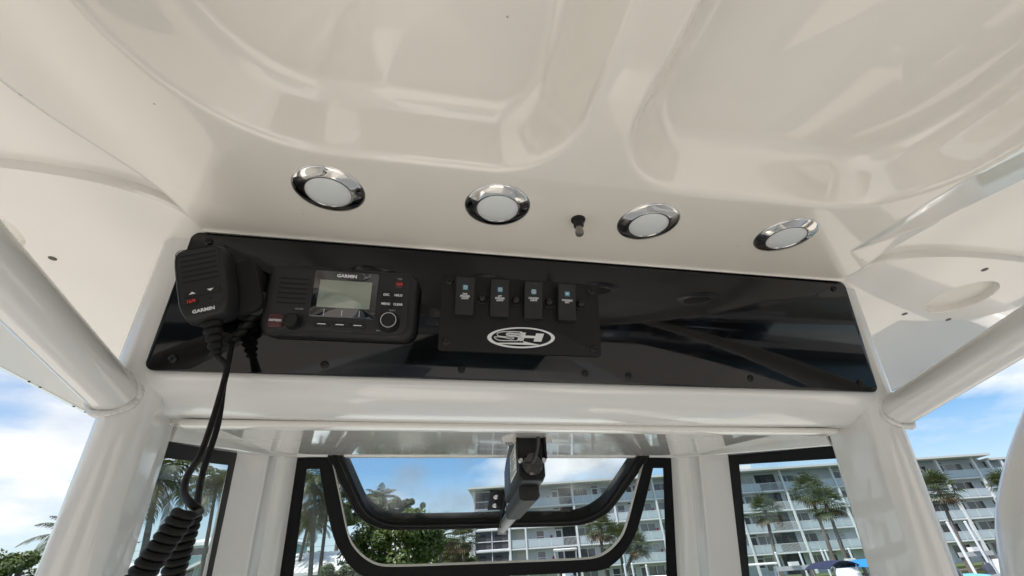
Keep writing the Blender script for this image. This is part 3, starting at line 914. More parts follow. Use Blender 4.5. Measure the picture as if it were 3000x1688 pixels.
for i, u in enumerate((-129.3, -84.2, -39.5, 6.2)):
    x, y = S(u, 165.5)
    rk = prof_ = None
    g = G()                                  # rocker: wedge profile along y, tipped in at the foot
    prof_ = [(-.0248, .006), (-.0248, .0105), (-.0242, .0125), (-.004, .0130), (.004, .0142), (.0238, .0165), (.0248, .0155), (.0248, .006)]
    g.loft([[(xx, yy, zz) for yy, zz in prof_] for xx in (-.0115, .0115)])
    rings = []
    for k, (xx, dz) in enumerate(((-.0122, -.001), (-.0116, 0), (.0116, 0), (.0122, -.001))):
        rings.append([(xx, yy * (1 if dz == 0 else .985), zz + (dz if zz > .007 else 0)) for yy, zz in prof_])
    rk = G().loft(rings).mk('rocker_switch', M_blk2, swp, 25, loc=(x, y, 0))
    def zt(yy):
        return .0130 + (yy + .004) / .008 * .0012 if yy < .004 else .0142 + (yy - .004) / .0198 * .0023
    tilt = math.atan2(.0023, .0198)
    base = Matrix.Translation((0, .0112, zt(.0112) + .0002)) @ Matrix.Rotation(tilt, 4, 'X')
    lg = prism(rr(.0066, .0064, .0005, 3), -.0001, .0001).mk('legend', M_teal, rk, mtx=base)
    cir = lambda r, n=20, cx=0, cy=0, a0=0, a1=2 * PI: [(cx + r * math.cos(a0 + (a1 - a0) * k / n), cy + r * math.sin(a0 + (a1 - a0) * k / n)) for k in range(n + 1)]
    if i < 2:
        ic = [cir(.0014), [(-.0006, .0013), (-.0006, .0021), (.0006, .0021), (.0006, .0013)]] + [[(.0021 * math.cos(a), .0021 * math.sin(a)), (.0029 * math.cos(a), .0029 * math.sin(a))] for a in [PI / 4 * k for k in (0, 1, 3, 4, 5, 6, 7)]]
    elif i == 2:
        ic = [cir(.0029, 28), cir(.0010), [(-.0004, .0009), (-.0004, .0015), (.0004, .0015), (.0004, .0009)]] + [[(.0015 * math.cos(a), .0015 * math.sin(a)), (.002 * math.cos(a), .002 * math.sin(a))] for a in [PI / 4 * k for k in (0, 1, 3, 4, 5, 6, 7)]]
    else:
        ic = [[(-.0024, .0008), (-.0012, .0014), (0, .0016), (.0012, .0014), (.0024, .0008), (.0011, -.0012), (0, -.0009), (-.0011, -.0012), (-.0024, .0008)]] + [[(k * .0007, -.0008), (k * .0007, .0009)] for k in (-1, 0, 1)]
    strokes(ic, lg, .0003, M_wht, .0005)
    for k, wd in enumerate(words[i]):
        yy = .0024 - .0027 * k
        t_ = text(wd, .0033, 0, 0, 0, M_wht, rk, .80 if len(wd) < 9 else .74, bold=.0001)
        t_.matrix_local = Matrix.Translation((0, yy, zt(yy) + .0003)) @ Matrix.Rotation(math.atan(.15), 4, 'X') @ Matrix.Diagonal((.82 if len(wd) < 9 else .76, 1, 1, 1))
    mbx = G().box(-.006, .006, -.0062, -.0058, .0128, .0134).mk('rocker_ridge', M_blk, rk)
    g = G()
    for a in range(4):
        for b in range(2):
            g.tube([(-.006 + .004 * a, -.013 - .006 * b, .0122), (-.006 + .004 * a, -.013 - .006 * b, .0130)], .0006, 6)
    g.mk('grip_dots', M_blk, rk)
for u in (-106.5, -62.1, -17.4, 26.4):
    x, y = S(u, 165.2)
    lathe([(.0072, .006), (.0070, .0075), (.0060, .0080), (.0052, .0075), (.0048, .0095), (.0045, .0125), (.0032, .0138), (.0001, .0142)], 28).mk('breaker_button', M_blk, swp, 40, loc=(x, y, 0))
# oval logo
lo = link(bpy.data.objects.new('logo', None)); lo.parent = swp; lo.empty_display_size = .01
def LG(x, y): return ((-98.2 + .0956 * (x - 832)) / 1000 + .053, (116.4 - .0944 * (y - 1050 - .0378 * (x - 832))) / 1000 - .146)
M_logo = mat('logo_print', (.72, .74, .73), .55)
n = 72
oo, oi = [], []
for k in range(n):
    a = 2 * PI * k / n
    oo.append((1294 + 463 * math.cos(a), 1067 + 145 * math.sin(a)))
    oi.append((1296 + 410 * math.cos(a), 1067 + (122 if math.sin(a) > 0 else 126) * math.sin(a)))
WL = .0063
V = [(*LG(*q), WL) for q in oo] + [(*LG(*q), WL) for q in oi]
mk('oval_ring', V, [(j, n + j, n + (j + 1) % n, (j + 1) % n) for j in range(n)], M_logo, lo)
def poly(name, pts):
    V_ = [(*LG(*q), WL + .0001) for q in pts]
    mk(name, V_, [tuple(range(len(V_)))[::-1]], M_logo, lo)
poly('letter_h', [(1495, 1005), (1607, 1010), (1565, 1122), (1458, 1118), (1474, 1074), (1332, 1070), (1318, 1112), (1232, 1108), (1276, 994), (1356, 997), (1342, 1036), (1485, 1042)])
s1 = spline([(1300, 990, 0), (1190, 984, 0), (1070, 986, 0), (985, 1000, 0), (962, 1024, 0), (985, 1046, 0), (1070, 1057, 0), (1160, 1062, 0), (1190, 1076, 0), (1160, 1088, 0), (1110, 1080, 0), (1040, 1064, 0), (930, 1060, 0), (950, 1088, 0), (1000, 1106, 0), (1100, 1110, 0), (1240, 1110, 0)], 4)
s2 = spline([(1300, 1018, 0), (1210, 1014, 0), (1120, 1008, 0), (1092, 1022, 0), (1118, 1036, 0), (1220, 1046, 0), (1285, 1062, 0), (1300, 1080, 0), (1275, 1105, 0)], 4)
strokes([[LG(p.x, p.y) for p in s1]], lo, WL + .0001, M_logo, .0010, 'letter_s')
strokes([[LG(p.x, p.y) for p in s2]], lo, WL + .0001, M_logo, .0024, 'letter_s')
poly('swoosh', [(925, 1140), (1330, 1137), (1310, 1115), (1370, 1128), (1548, 1166), (1540, 1172), (940, 1152)])

# ------------------------------------------------------------------ ceiling lights and the small nozzle on the brow
bt = rad(-7)
for k, (x, lab) in enumerate(((-.287, 'round chrome ceiling light nearest the radio, leftmost of four'), (-.1015, 'round chrome ceiling light above the first two rocker switches'), (.087, 'round chrome ceiling light just right of the black nozzle'), (.279, 'round chrome ceiling light at the right end of the row'))):
    y = .351 + (.004 if k > 1 else 0)
    zc = ceil_z(x, y)
    ey = Vector((0, math.cos(bt), -math.sin(bt)))
    ez = Vector((0, -math.sin(bt) * -1, -math.cos(bt)))
    nz = Vector((0, math.sin(rad(7)), -math.cos(rad(7))))
    ey = nz.cross(Vector((1, 0, 0)))
    M4 = Matrix((Vector((1, 0, 0)), ey, nz)).transposed().to_4x4()
    M4.translation = Vector((x, y, zc))
    lt = thing('ceiling_light', lab, 'light', BOAT @ M4, 'round ceiling lights in a row on the brow')
    lathe([(.0376, -.002), (.0378, .0002), (.0372, .0006), (.0350, .0007)], 64).mk('base_ring', M_steel, lt, 40)
    b_ = lathe([(.0370, .0002), (.0369, .0009), (.0362, .0014), (.0335, .0023), (.0300, .0034), (.0262, .0044), (.0246, .0047), (.0238, .0045), (.0234, .0036)], 96).mk('bezel', M_chr, lt, 50)
    lathe([(.0238, .0028), (.0235, .0036), (.019, .0050), (.010, .0062), (.0001, .0066)], 64).mk('lens', M_lens, lt, 60)
nzl = bp(1683, 630, .47)
x, y = -.001, .3615
M4 = Matrix.Translation((x + .0, y, ceil_z(x, y))) @ Matrix.Rotation(rad(187), 4, 'X')
nz_ = thing('drip_nozzle', 'small black plunger with clear tip between the two middle ceiling lights', 'nozzle', BOAT @ M4)
lathe([(.0086, -.001), (.0088, .0015), (.0080, .003), (.0062, .0036), (.0060, .011), (.0050, .0125), (.0001, .0125)], 28).mk('collar', M_blk, nz_, 40)
lathe([(.0046, .0120), (.0046, .0160), (.0052, .0168), (.0052, .0215), (.0042, .0232), (.0001, .0236)], 24).mk('tip', mat('smoky_tip', (.12, .11, .09), .12, coat=1), nz_, 40)

# ------------------------------------------------------------------ bent grab rail at the far right edge
rail = bthing('grab_rail', 'bent white tube at the right edge of the view', 'rail', bp(3040, 1688, .8))
P = spline([bp(3420, 640, 1.0), bp(3300, 800, 1.0), bp(3220, 940, .98), bp(3160, 1080, .95), bp(3110, 1200, .92), bp(3062, 1330, .9), bp(3030, 1450, .88), bp(3020, 1570, .86), bp(3042, 1720, .84), bp(3080, 1900, .82), bp(3120, 2200, .8)], 10)
G().tube(P, .0485, 28).mk('tube', M_pow, rail, 180, mtx=Matrix.Translation(-bp(3040, 1688, .8)))
# ------------------------------------------------------------------ the shore: apartment building
M_wall = mat('pale_blue_wall', (.50, .555, .575), .85, var=(.25, .3, (.54, .59, .61)))
M_white = mat('white_trim', (.76, .78, .79), .7, var=(.4, .3, (.69, .71, .72)))
M_rpan = mat('railing_panel', (.48, .55, .59), .6)
M_dark = mat('dark_interior', (.035, .037, .042), .9)
M_pane = mat('window_glass', (.018, .021, .026), .05, coat=.5)
M_screen = mat('insect_screen', (.075, .078, .085), .7)
M_door = mat('door_white', (.55, .60, .62), .6)
M_roof = mat('roof_white', (.72, .72, .70), .8, var=(.3, .3, (.62, .62, .60)))
M_redx = mat('fire_red', (.32, .02, .025), .5)
LV = [9.3, 6.65, 4.0, 1.35, LAND + .02]      # floor levels, relative to the eye
FB, WB = 72.0, 73.4                          # slab edge and wall, metres ahead
apt = thing('apartment_building', 'pale blue five storey apartment block with white balconies across the water', 'building', SHORE @ Matrix.Translation((30, FB, LAND)))
AO = Matrix.Translation((-30, -FB, -LAND))
def amk(g_, name, m_, par=None): return g_.mk(name, m_, par or apt, mtx=AO if par is None else None)
amk(G().box(-7.2, 110, WB, WB + 12, LAND - .5, 12.0), 'wall', M_wall)
rf = amk(G().box(-7.9, 72.6, FB - 1.1, WB + 12.6, 12.02, 12.3), 'roof', M_roof)
amk(G().box(72.6, 110, FB - .2, WB + 12.6, 11.45, 11.75), 'roof', M_roof)
amk(G().box(33.6, 37.6, WB + 1.5, WB + 6, 12.3, 13.6), 'stair_tower', M_roof)
for z in LV[:4]:
    amk(G().box(-7.3, 110, FB, WB, z - .2, z), 'floor_slab', M_white)
cols = [-7.1, -1.9, .45, 7.95, 14.0, 20.35, 26.6, 32.4, 40.2, 48.1, 56.4, 64.7, 70.3, 72.55, 74.6, 80.5, 86.5, 92.5]
for a in cols:
    w_ = .34 if a > 60 else .24
    amk(G().box(a - w_ / 2, a + w_ / 2, FB - .12, FB + .25, LAND, 12.05 if a < 72 else 11.45), 'column', M_white)
CACHE = {}
def part_mesh(key, fn, m_):
    if key not in CACHE:
        g_ = fn()
        me = bpy.data.meshes.new(key[0])
        me.from_pydata([tuple(v) for v in g_.V], [], g_.F)
        me.materials.append(m_)
        CACHE[key] = me
    return CACHE[key]
def frame_g(w, h, t, cuts=()):
    g_ = G()
    g_.box(-w / 2, -w / 2 + t, -.06, 0, 0, h).box(w / 2 - t, w / 2, -.06, 0, 0, h).box(-w / 2 + t, w / 2 - t, -.06, 0, 0, t).box(-w / 2 + t, w / 2 - t, -.06, 0, h - t, h)
    for kind, c in cuts:
        if kind == 'v': g_.box(c - t / 2, c + t / 2, -.05, 0, t, h - t)
        else: g_.box(-w / 2 + t, w / 2 - t, -.05, 0, c - t / 2, c + t / 2)
    return g_
def place(key, fn, m_, par, a, b, z):
    return inst(key[0], part_mesh(key, fn, m_), par, mtx=Matrix.Translation((a - 30, b - FB, z - LAND)) if par is apt else Matrix.Translation((a, b, z)))
PANES = [M_pane, M_pane, M_pane, mat('window_curtain', (.16, .165, .17), .25, coat=.5), mat('window_blind', (.07, .075, .08), .15, coat=.5)]
PANES += [mat('window_shutter', (.42, .44, .45), .5)]
wr = random.Random(2)
def window(a, z, w, h, kind):
    pk = wr.choice((0, 0, 1, 2, 2, 3, 3, 4, 4, 5))
    z -= .2
    w, h = (w * 1.18, h + .28)
    cut = [('v', 0)] if kind == 'slide' else [('h', h / 2)]
    f = place(('window', w, h, kind), lambda: frame_g(w, h, .07, cut), M_white, apt, a, WB, z)
    for s in (-1, 1):
        if kind == 'slide':
            place(('pane', w, h, kind, pk), lambda: G().box(-w / 4 + .035, w / 4 - .035, -.02, -.005, .07, h - .07), PANES[pk], f, s * w / 4, 0, 0)
        else:
            place(('pane', w, h, kind, pk), lambda: G().box(-w / 2 + .07, w / 2 - .07, -.02, -.005, -h / 4 + .05, h / 4 - .05), PANES[pk], f, 0, 0, h / 2 + s * h / 4)
def door(a, z, col=None):
    d = place(('door', 0), lambda: frame_g(.95, 2.1, .09, [('h', .95)]), M_white, apt, a, WB, z)
    place(('door_panel', 0), lambda: G().box(-.385, .385, -.03, -.005, .09, .905), M_door, d, 0, 0, 0)
    place(('pane', 'd'), lambda: G().box(-.385, .385, -.02, -.005, .995, 2.01), M_screen if int(a) % 2 else M_door, d, 0, 0, 0)
    place(('louvre', 0), lambda: G().box(-.5, .5, -.04, -.005, 2.2, 2.38), M_pane, apt, a, WB, z)
def railing(a0, a1, z, kind):
    w = round(a1 - a0, 2)
    npan = max(1, round(w / 1.55))
    g_ = lambda: G().box(-w / 2, w / 2, .02, .07, .98, 1.04)
    r = place(('railing', w), g_, M_white, apt, (a0 + a1) / 2, FB, z)
    if kind == 'panel':
        pw_ = w / npan
        for k in range(npan):
            x = -w / 2 + pw_ * (k + .5)
            place(('railing_panel', round(pw_, 2)), lambda: G().box(-pw_ / 2 + .03, pw_ / 2 - .03, .035, .055, .06, .97), M_rpan, r, x, 0, 0)
            if k: place(('baluster', 1), lambda: G().box(-.03, .03, .02, .07, 0, .98), M_white, r, -w / 2 + pw_ * k, 0, 0)
    else:
        nb = int(w / .17)
        gb = lambda: G().box(-.02, .02, .02, .06, 0, .98)
        for k in range(nb + 1):
            place(('baluster', 0), gb, M_white, r, -w / 2 + .02 + (w - .04) * k / nb, 0, 0)
def porch(a0, a1, z):
    w = round(a1 - a0, 2)
    place(('porch', w), lambda: G().box(-w / 2, w / 2, -.015, -.003, .02, 2.42), M_dark, apt, (a0 + a1) / 2, WB, z)
    place(('window', w, 'p'), lambda: frame_g(w * .6, 2.1, .05, [('v', 0)]), mat('bronze', (.06, .06, .065), .5), apt, (a0 + a1) / 2 + .3, WB - .02, z + .02)
for fl, z in enumerate(LV):
    ground = fl == 4
    # screened corner porch
    p_ = place(('screen_porch', 0), lambda: G().box(-2.45, 2.45, .3, .34, .02, 2.42), M_screen, apt, -4.5, FB, z)
    for x in (-1.2, 1.1):
        place(('porch_door', 0), lambda: G().box(-.45, .45, .25, .29, .05, 2.0), M_dark, p_, x - .2, 0, 0)
    place(('screen_frame', 0), lambda: frame_g(4.95, 2.45, .1, [('v', 0), ('h', 1.05)]), M_white, apt, -4.5, FB + .24, z)
    place(('plain_door', 0), lambda: G().box(-.7, .7, -.06, 0, 0, 2.2), mat('beige_door', (.52, .50, .46), .7), apt, -.45, WB, z)
    window(2.6, z + .75, 1.05, 1.35, 'sash')
    place(('extinguisher_box', 0), lambda: G().box(-.14, .14, -.2, 0, .75, 1.45), M_redx, apt, 4.25, WB, z)
    door(5.35, z)
    porch(5.95, 7.85, z)
    window(9.3, z + .7, 1.9, 1.4, 'slide'); door(11.6, z); window(13.0, z + .8, .95, 1.3, 'sash')
    window(15.2, z + .75, 1.0, 1.35, 'sash'); door(16.9, z); window(18.7, z + .7, 2.0, 1.4, 'slide')
    place(('extinguisher_box', 0), lambda: G().box(-.14, .14, -.2, 0, .75, 1.45), M_redx, apt, 20.0, WB, z)
    window(22.0, z + .7, 2.0, 1.4, 'slide'); door(24.4, z); window(25.6, z + .8, .95, 1.3, 'sash')
    window(28, z + .75, 1.0, 1.3, 'sash'); window(30.3, z + .7, 2.0, 1.4, 'slide')
    door(33.6, z); window(35.4, z + .7, 2.0, 1.4, 'slide'); porch(36.8, 39.9, z)
    window(41.7, z + .7, 2.1, 1.4, 'slide'); door(44.2, z); window(46.4, z + .8, 1.0, 1.3, 'sash')
    window(50.2, z + .7, 2.2, 1.4, 'slide'); door(52.6, z); window(54.6, z + .8, 1.0, 1.3, 'sash')
    window(58.2, z + .8, 1.0, 1.3, 'sash'); door(60.2, z); window(62.6, z + .7, 2.3, 1.4, 'slide')
    door(66.1, z); window(68.2, z + .7, 2.3, 1.4, 'slide')
    window(71.4, z + .8, 1.0, 1.3, 'sash')
    if not ground or True:
        window(73.6, z + .75, 1.1, 1.4, 'sash'); window(77.2, z + .7, 2.3, 1.4, 'slide'); door(79.3, z)
        window(83.2, z + .7, 2.3, 1.4, 'slide')
    if not ground:
        for a0, a1 in zip(cols[1:], cols[2:]):
            if a0 == .45:
                railing(a0 + .12, 5.8, z, 'panel'); railing(5.85, a1 - .12, z, 'bars')
            elif a0 == 32.4:
                railing(a0 + .12, 36.6, z, 'panel'); railing(36.65, a1 - .12, z, 'bars')
            elif a1 < 88:
                railing(a0 + .17, a1 - .17, z, 'panel')

# ------------------------------------------------------------------ houses, roofs and utility poles on the port side
def house(name, label, corners, zbase, zeave, zridge, wallm, roofm, b_depth, gable=False, cat='house'):
    a0, a1, b0 = corners
    b1 = b0 + b_depth
    h = thing(name, label, cat, SHORE @ Matrix.Translation(((a0 + a1) / 2, b0, zbase)))
    HO = Matrix.Translation((-(a0 + a1) / 2, -b0, -zbase))
    G().box(a0, a1, b0, b1, zbase, zeave).mk('wall', wallm, h, mtx=HO)
    e = .5
    am, bm_ = (a0 + a1) / 2, (b0 + b1) / 2
    if gable:                                # gable towards the water
        V = [(a0 - e, b0 - e, zeave - .15), (am, b0 - e, zridge), (a1 + e, b0 - e, zeave - .15), (a0 - e, b1, zeave - .15), (am, b1, zridge), (a1 + e, b1, zeave - .15)]
        V += [(x, y_, z_ - .22) for x, y_, z_ in V]
        Fs = [(0, 1, 4, 3), (1, 2, 5, 4), (6, 9, 10, 7), (7, 10, 11, 8), (0, 6, 7, 1), (1, 7, 8, 2), (0, 3, 9, 6), (2, 8, 11, 5)]
        G().add(V, Fs).mk('roof', roofm, h, mtx=HO)
        G().add([(a0, b0, zeave), (a1, b0, zeave), (am, b0, zridge - .35)], [(0, 1, 2)]).mk('gable', wallm, h, mtx=HO)
    else:
        k = min((a1 - a0) / 2, (b1 - b0) / 2) * .9
        V = [(a0 - e, b0 - e, zeave), (a1 + e, b0 - e, zeave), (a1 + e, b1 + e, zeave), (a0 - e, b1 + e, zeave), (a0 + k, bm_, zridge), (a1 - k, bm_, zridge), (a0 - e, b0 - e, zeave - .25), (a1 + e, b0 - e, zeave - .25), (a1 + e, b1 + e, zeave - .25), (a0 - e, b1 + e, zeave - .25)]
        G().add(V, [(0, 1, 5, 4), (1, 2, 5), (2, 3, 4, 5), (3, 0, 4), (0, 6, 7, 1), (1, 7, 8, 2), (2, 8, 9, 3), (3, 9, 6, 0), (6, 9, 8, 7)]).mk('roof', roofm, h, mtx=HO)
    return h, HO
M_tealw = mat('teal_wall', (.36, .56, .53), .8, var=(.8, .3, (.40, .60, .57)))
M_mroof = mat('metal_roof', (.78, .78, .77), .35)
b = 46
a0, z1 = at(548, 1590, b); a1, z2 = at(700, 1583, b)
_, zr = at(640, 1556, b)
h, HO = house('teal_house', 'teal two storey house with white hip roof behind the palm trunk', (a0, a0 + 8, b), LAND, z1 - .1, zr + .4, M_tealw, M_mroof, 8)
for px, py in ((572, 1617), (594, 1615), (618, 1613), (640, 1612)):
    a, z = at(px, py, b)
    f = G().box(a - .42, a + .42, b - .06, b - .01, z - .35, z + .35).mk('window', M_white, h, mtx=HO)
    G().box(a - .34, a + .34, b - .075, b - .0605, z - .28, z + .28).mk('pane', M_pane, f)
b = 40
aa, zg = at(549, 1631, b)
_, ze = at(525, 1648, b)
h, HO = house('gabled_house', 'low teal house with white gable roof below the hip roofed one', (aa - .6, aa + 5.4, b), LAND, ze - .9, zg, M_tealw, M_mroof, 6, True)
for px in (535, 558):
    a, z = at(px, 1678, b)
    f = G().box(a - .3, a + .3, b - .06, b - .01, z - .45, z + .45).mk('window', M_white, h, mtx=HO)
    G().box(a - .24, a + .24, b - .075, b - .0605, z - .38, z + .38).mk('pane', M_pane, f)
b = 38
aL, zt_ = at(840, 1638, b); aR, _ = at(992, 1632, b); _, zb_ = at(860, 1680, b)
mr = thing('metal_roofed_house', 'long low house with white standing seam metal roof behind leaning palm trunks', 'house', SHORE @ Matrix.Translation((aL, b, LAND)))
HO = Matrix.Translation((-aL, -b, -LAND))
G().box(aL - 6, aR + .6, b + .3, b + 6, LAND, zb_ - .15).mk('wall', mat('grey_wall', (.3, .32, .32), .8), mr, mtx=HO)
zA = zb_
zB = zt_ + .55
r_ = G().add([(aL - 6.3, b, zA), (aR + .9, b, zA), (aR + .9, b + 3.4, zB), (aL - 6.3, b + 3.4, zB), (aL - 6.3, b, zA - .2), (aR + .9, b, zA - .2), (aR + .9, b + 3.4, zB - .2), (aL - 6.3, b + 3.4, zB - .2)], [(0, 1, 2, 3), (7, 6, 5, 4), (0, 4, 5, 1), (1, 5, 6, 2), (2, 6, 7, 3), (3, 7, 4, 0)]).mk('roof', M_mroof, mr, mtx=HO)
k = aL - 6
while k < aR + .8:
    G().add([(k + dx, b + t * 3.4, zA + (zB - zA) * t + dz) for t in (0, 1) for dx, dz in ((-.02, 0), (.02, 0), (.02, .05), (-.02, .05))], [(0, 1, 2, 3), (4, 7, 6, 5), (2, 6, 7, 3), (1, 5, 6, 2), (0, 3, 7, 4)]).mk('roof_seam', M_mroof, r_)
    k += .42
b = 52
a0, z0_ = at(800, 1632, b); a1, _ = at(1010, 1625, b)
fh, HO = house('flat_roofed_house', 'grey green low building just visible above the metal roof', (a0 - 4, a1, b), LAND, z0_ - .3, z0_ + .4, mat('sage_wall', (.30, .36, .34), .8), mat('sage_roof', (.33, .38, .37), .8), 6)
b = 36
a0, z0_ = at(340, 1668, b); a1, z1 = at(398, 1655, b)
house('white_roofed_shed', 'shed with white hip roof beside the utility pole', (a0 - 4, a1 + .2, b), LAND, z0_ - .5, z1 + .3, M_white, M_mroof, 5, cat='shed')
M_pole = mat('weathered_pole', (.16, .13, .11), .9)
b = 62
at_, zt_ = at(378, 1580, b)
up = thing('utility_pole', 'dark wooden utility pole with cross arms and wires by the shed', 'pole', SHORE @ Matrix.Translation((at_, b, LAND)))
G().tube([(0, 0, 0), (0, 0, zt_ - LAND)], [.17, .12], 10).mk('pole_shaft', M_pole, up, 60)
for k in range(4):
    z = zt_ - LAND - .5 - 1.0 * k
    G().box(-.1, 1.5 - .2 * k, -.06, .06, z, z + .12).mk('cross_arm', M_pole, up)
    P = [(1.2 + 40 * t, 6 * t, z + .15 - 2.2 * t + 2 * t * t) for t in [i / 12 for i in range(13)]]
    G().tube(P, .018, 5).mk('wire', M_pole, up)
    P = [(-60 * t, 3 * t, z + .1 - 2.4 * t + 2.4 * t * t) for t in [i / 12 for i in range(13)]]
    G().tube(P, .02, 5).mk('wire', M_pole, up)

# ------------------------------------------------------------------ palms and trees
def leafmat(name, c1, c2, scale=1.2, rough=.5):
    M = mat(name, c1, rough, var=(scale, .22, c2))
    t = M.node_tree
    bs = t.nodes['Principled BSDF']
    tr = t.nodes.new('ShaderNodeBsdfTranslucent')
    tr.inputs[0].default_value = (c2[0] * 1.4, c2[1] * 1.4, c2[2] * .8, 1)
    ms = t.nodes.new('ShaderNodeMixShader')
    ms.inputs[0].default_value = .2
    out = t.nodes['Material Output']
    t.links.new(bs.outputs[0], ms.inputs[1]); t.links.new(tr.outputs[0], ms.inputs[2]); t.links.new(ms.outputs[0], out.inputs[0])
    return M
M_coco = leafmat('coconut_leaf', (.045, .065, .022), (.10, .11, .04), .9)
M_cocoy = leafmat('coconut_leaf_old', (.11, .09, .03), (.16, .12, .045), 1.2)
M_sabal = leafmat('sabal_leaf', (.05, .07, .03), (.10, .12, .05), 1.5)
M_dead = mat('dead_frond', (.14, .09, .05), .9, var=(2, .2, (.2, .13, .07)))
M_trunk = mat('palm_trunk', (.19, .165, .14), .9, bump=(9, .6, .05), var=(3, .25, (.13, .11, .095)))
M_tree = leafmat('broad_leaf', (.04, .07, .016), (.13, .18, .04), .9)
M_tree2 = leafmat('pale_leaf', (.075, .10, .045), (.13, .16, .075), .8)
M_bark = mat('bark', (.12, .10, .08), .95, bump=(8, .6, .04))
def frond(g_, rnd, az, el, L_, droop, leaf, nl=26, wid=.055):
    """pinnate frond: a drooping rib with leaflets hanging from both sides"""
    h_ = Vector((math.cos(az), math.sin(az), 0))
    pts = []
    p_ = Vector((0, 0, 0))
    e_ = el
    st = L_ / nl
    for i in range(nl + 1):
        pts.append(p_.copy())
        p_ += (h_ * math.cos(e_) + Vector((0, 0, math.sin(e_)))) * st
        e_ -= droop / nl * (.5 + i / nl)
    side = Vector((-h_.y, h_.x, 0))
    for i in range(2, nl + 1):
        t = i / nl
        ll = leaf * (math.sin(PI * min(1, t * .92 + .1)) ** .6) * rnd.uniform(.85, 1.1)
        tan = (pts[i] - pts[i - 1]).normalized()
        for s in (-1, 1):
            d_ = (side * s * .75 + tan * .55 + Vector((0, 0, -.1 - rnd.uniform(0, .4)))).normalized()
            m1 = pts[i] + d_ * ll * .55
            m2 = pts[i] + (d_ + Vector((0, 0, -.35))).normalized() * ll
            w2 = tan * wid
            k0 = len(g_.V)
            g_.V += [pts[i] - w2 * .5, pts[i] + w2 * .5, m1 + w2 * .55, m1 - w2 * .55, m2]
            g_.F += [(k0, k0 + 1, k0 + 2, k0 + 3), (k0 + 3, k0 + 2, k0 + 4)]
    g_.tube([pts[i] for i in range(0, nl + 1, 3)], [max(.01, .035 * (1 - i / nl)) for i in range(0, nl + 1, 3)], 4, caps=False)
def coco_mesh(seed, n=26, L_=3.4, spread=1.0):
    rnd = random.Random(seed)
    g_, g2_ = G(), G()
    for k in range(n):
        t = k / n
        az = k * 2.399 + rnd.uniform(-.2, .2)
        el = 1.25 - 1.75 * t ** .9 + rnd.uniform(-.12, .12)
        frond(g2_ if t > .86 else g_, rnd, az, el, L_ * rnd.uniform(.85, 1.08) * (.8 + .2 * min(1, t * 3)), (1.35 + .5 * t) * rnd.uniform(.85, 1.15), .78, 30, .07)
    return g_, g2_
def fan_mesh(seed, n=46, r_=.95, petiole=.85):
    rnd = random.Random(seed)
    g_, g2_ = G(), G()
    for k in range(n):
        t = k / n
        az = k * 2.399 + rnd.uniform(-.25, .25)
        el = 1.35 - 2.2 * t + rnd.uniform(-.15, .15)
        tgt = g2_ if t > .84 else g_
        d_ = Vector((math.cos(az) * math.cos(el), math.sin(az) * math.cos(el), math.sin(el)))
        pe = petiole * rnd.uniform(.75, 1.15)
        c_ = d_ * pe
        tgt.tube([Vector(), c_], .015, 3, caps=False)
        side = Vector((-math.sin(az), math.cos(az), 0))
        nb = 13
        for j in range(nb):
            a = (j / (nb - 1) - .5) * 2.9
            e_ = (d_ * math.cos(a) + side * math.sin(a)).normalized()
            L_ = r_ * (.75 + .25 * math.cos(a)) * rnd.uniform(.85, 1.1)
            wv = (side * math.cos(a) - d_ * math.sin(a)) * .038
            dr = Vector((0, 0, -1))
            m1 = c_ + e_ * L_ * .6 + dr * .05
            m2 = c_ + (e_ + dr * .35).normalized() * L_
            k0 = len(tgt.V)
            tgt.V += [c_ - wv * .3, c_ + wv * .3, m1 + wv, m1 - wv, m2]
            tgt.F += [(k0, k0 + 1, k0 + 2, k0 + 3), (k0 + 3, k0 + 2, k0 + 4)]
    return g_, g2_
def to_mesh(g_, name, m_):
    me = bpy.data.meshes.new(name)
    me.from_pydata([tuple(v) for v in g_.V], [], g_.F)
    me.materials.append(m_)
    return me
COCO = []
for s in range(3):
    a_, b2 = coco_mesh(11 + s)
    COCO.append((to_mesh(a_, 'crown', M_coco), to_mesh(b2, 'old_fronds', M_cocoy)))
FAN = []
for s in range(3):
    a_, b2 = fan_mesh(31 + s)
    FAN.append((to_mesh(a_, 'crown', M_sabal), to_mesh(b2, 'dead_skirt', M_dead)))
def palm(name, label, group, px, py, b, r_px, foot_px, kind, var, rot, trunk_r=.16):
    """crown centre seen at (px, py), b metres off; foot_px: image x of the trunk at the frame's foot"""
    a, z = at(px, py, b)
    af, _ = at(foot_px, 1690, b)
    zf = at(px, 1690, b)[1]
    base_a = a + (af - a) * (z - LAND) / max(.5, z - zf)
    P = thing(name, label, 'palm tree', SHORE @ Matrix.Translation((base_a, b, LAND)), group)
    H_ = z - LAND
    da = a - base_a
    path = spline([(da * (t ** 1.25), 0, H_ * t) for t in (0, .25, .5, .75, 1)], 5)
    n_ = len(path)
    rr_ = [trunk_r * (1.25 - .55 * i / (n_ - 1)) * (1 + .05 * math.sin(i * 2.1)) for i in range(n_)]
    G().tube(path, rr_, 10).mk('trunk', M_trunk, P, 60)
    sc_ = r_px / F_PX * (b * math.cos(PITCH) + z * math.sin(PITCH)) / (3.0 if kind == 'coco' else 1.6)
    me = (COCO if kind == 'coco' else FAN)[var % 3]
    Mx = Matrix.Translation((da, 0, H_)) @ Matrix.Rotation(rot, 4, 'Z') @ Matrix.Diagonal((sc_, sc_, sc_, 1))
    inst(me[0].name.split('.')[0], me[0], P, mtx=Mx)
    inst(me[1].name.split('.')[0], me[1], P, mtx=Mx)
    return P
gC = 'coconut palms along the port shore'
gS = 'cabbage palms in front of the apartment block'
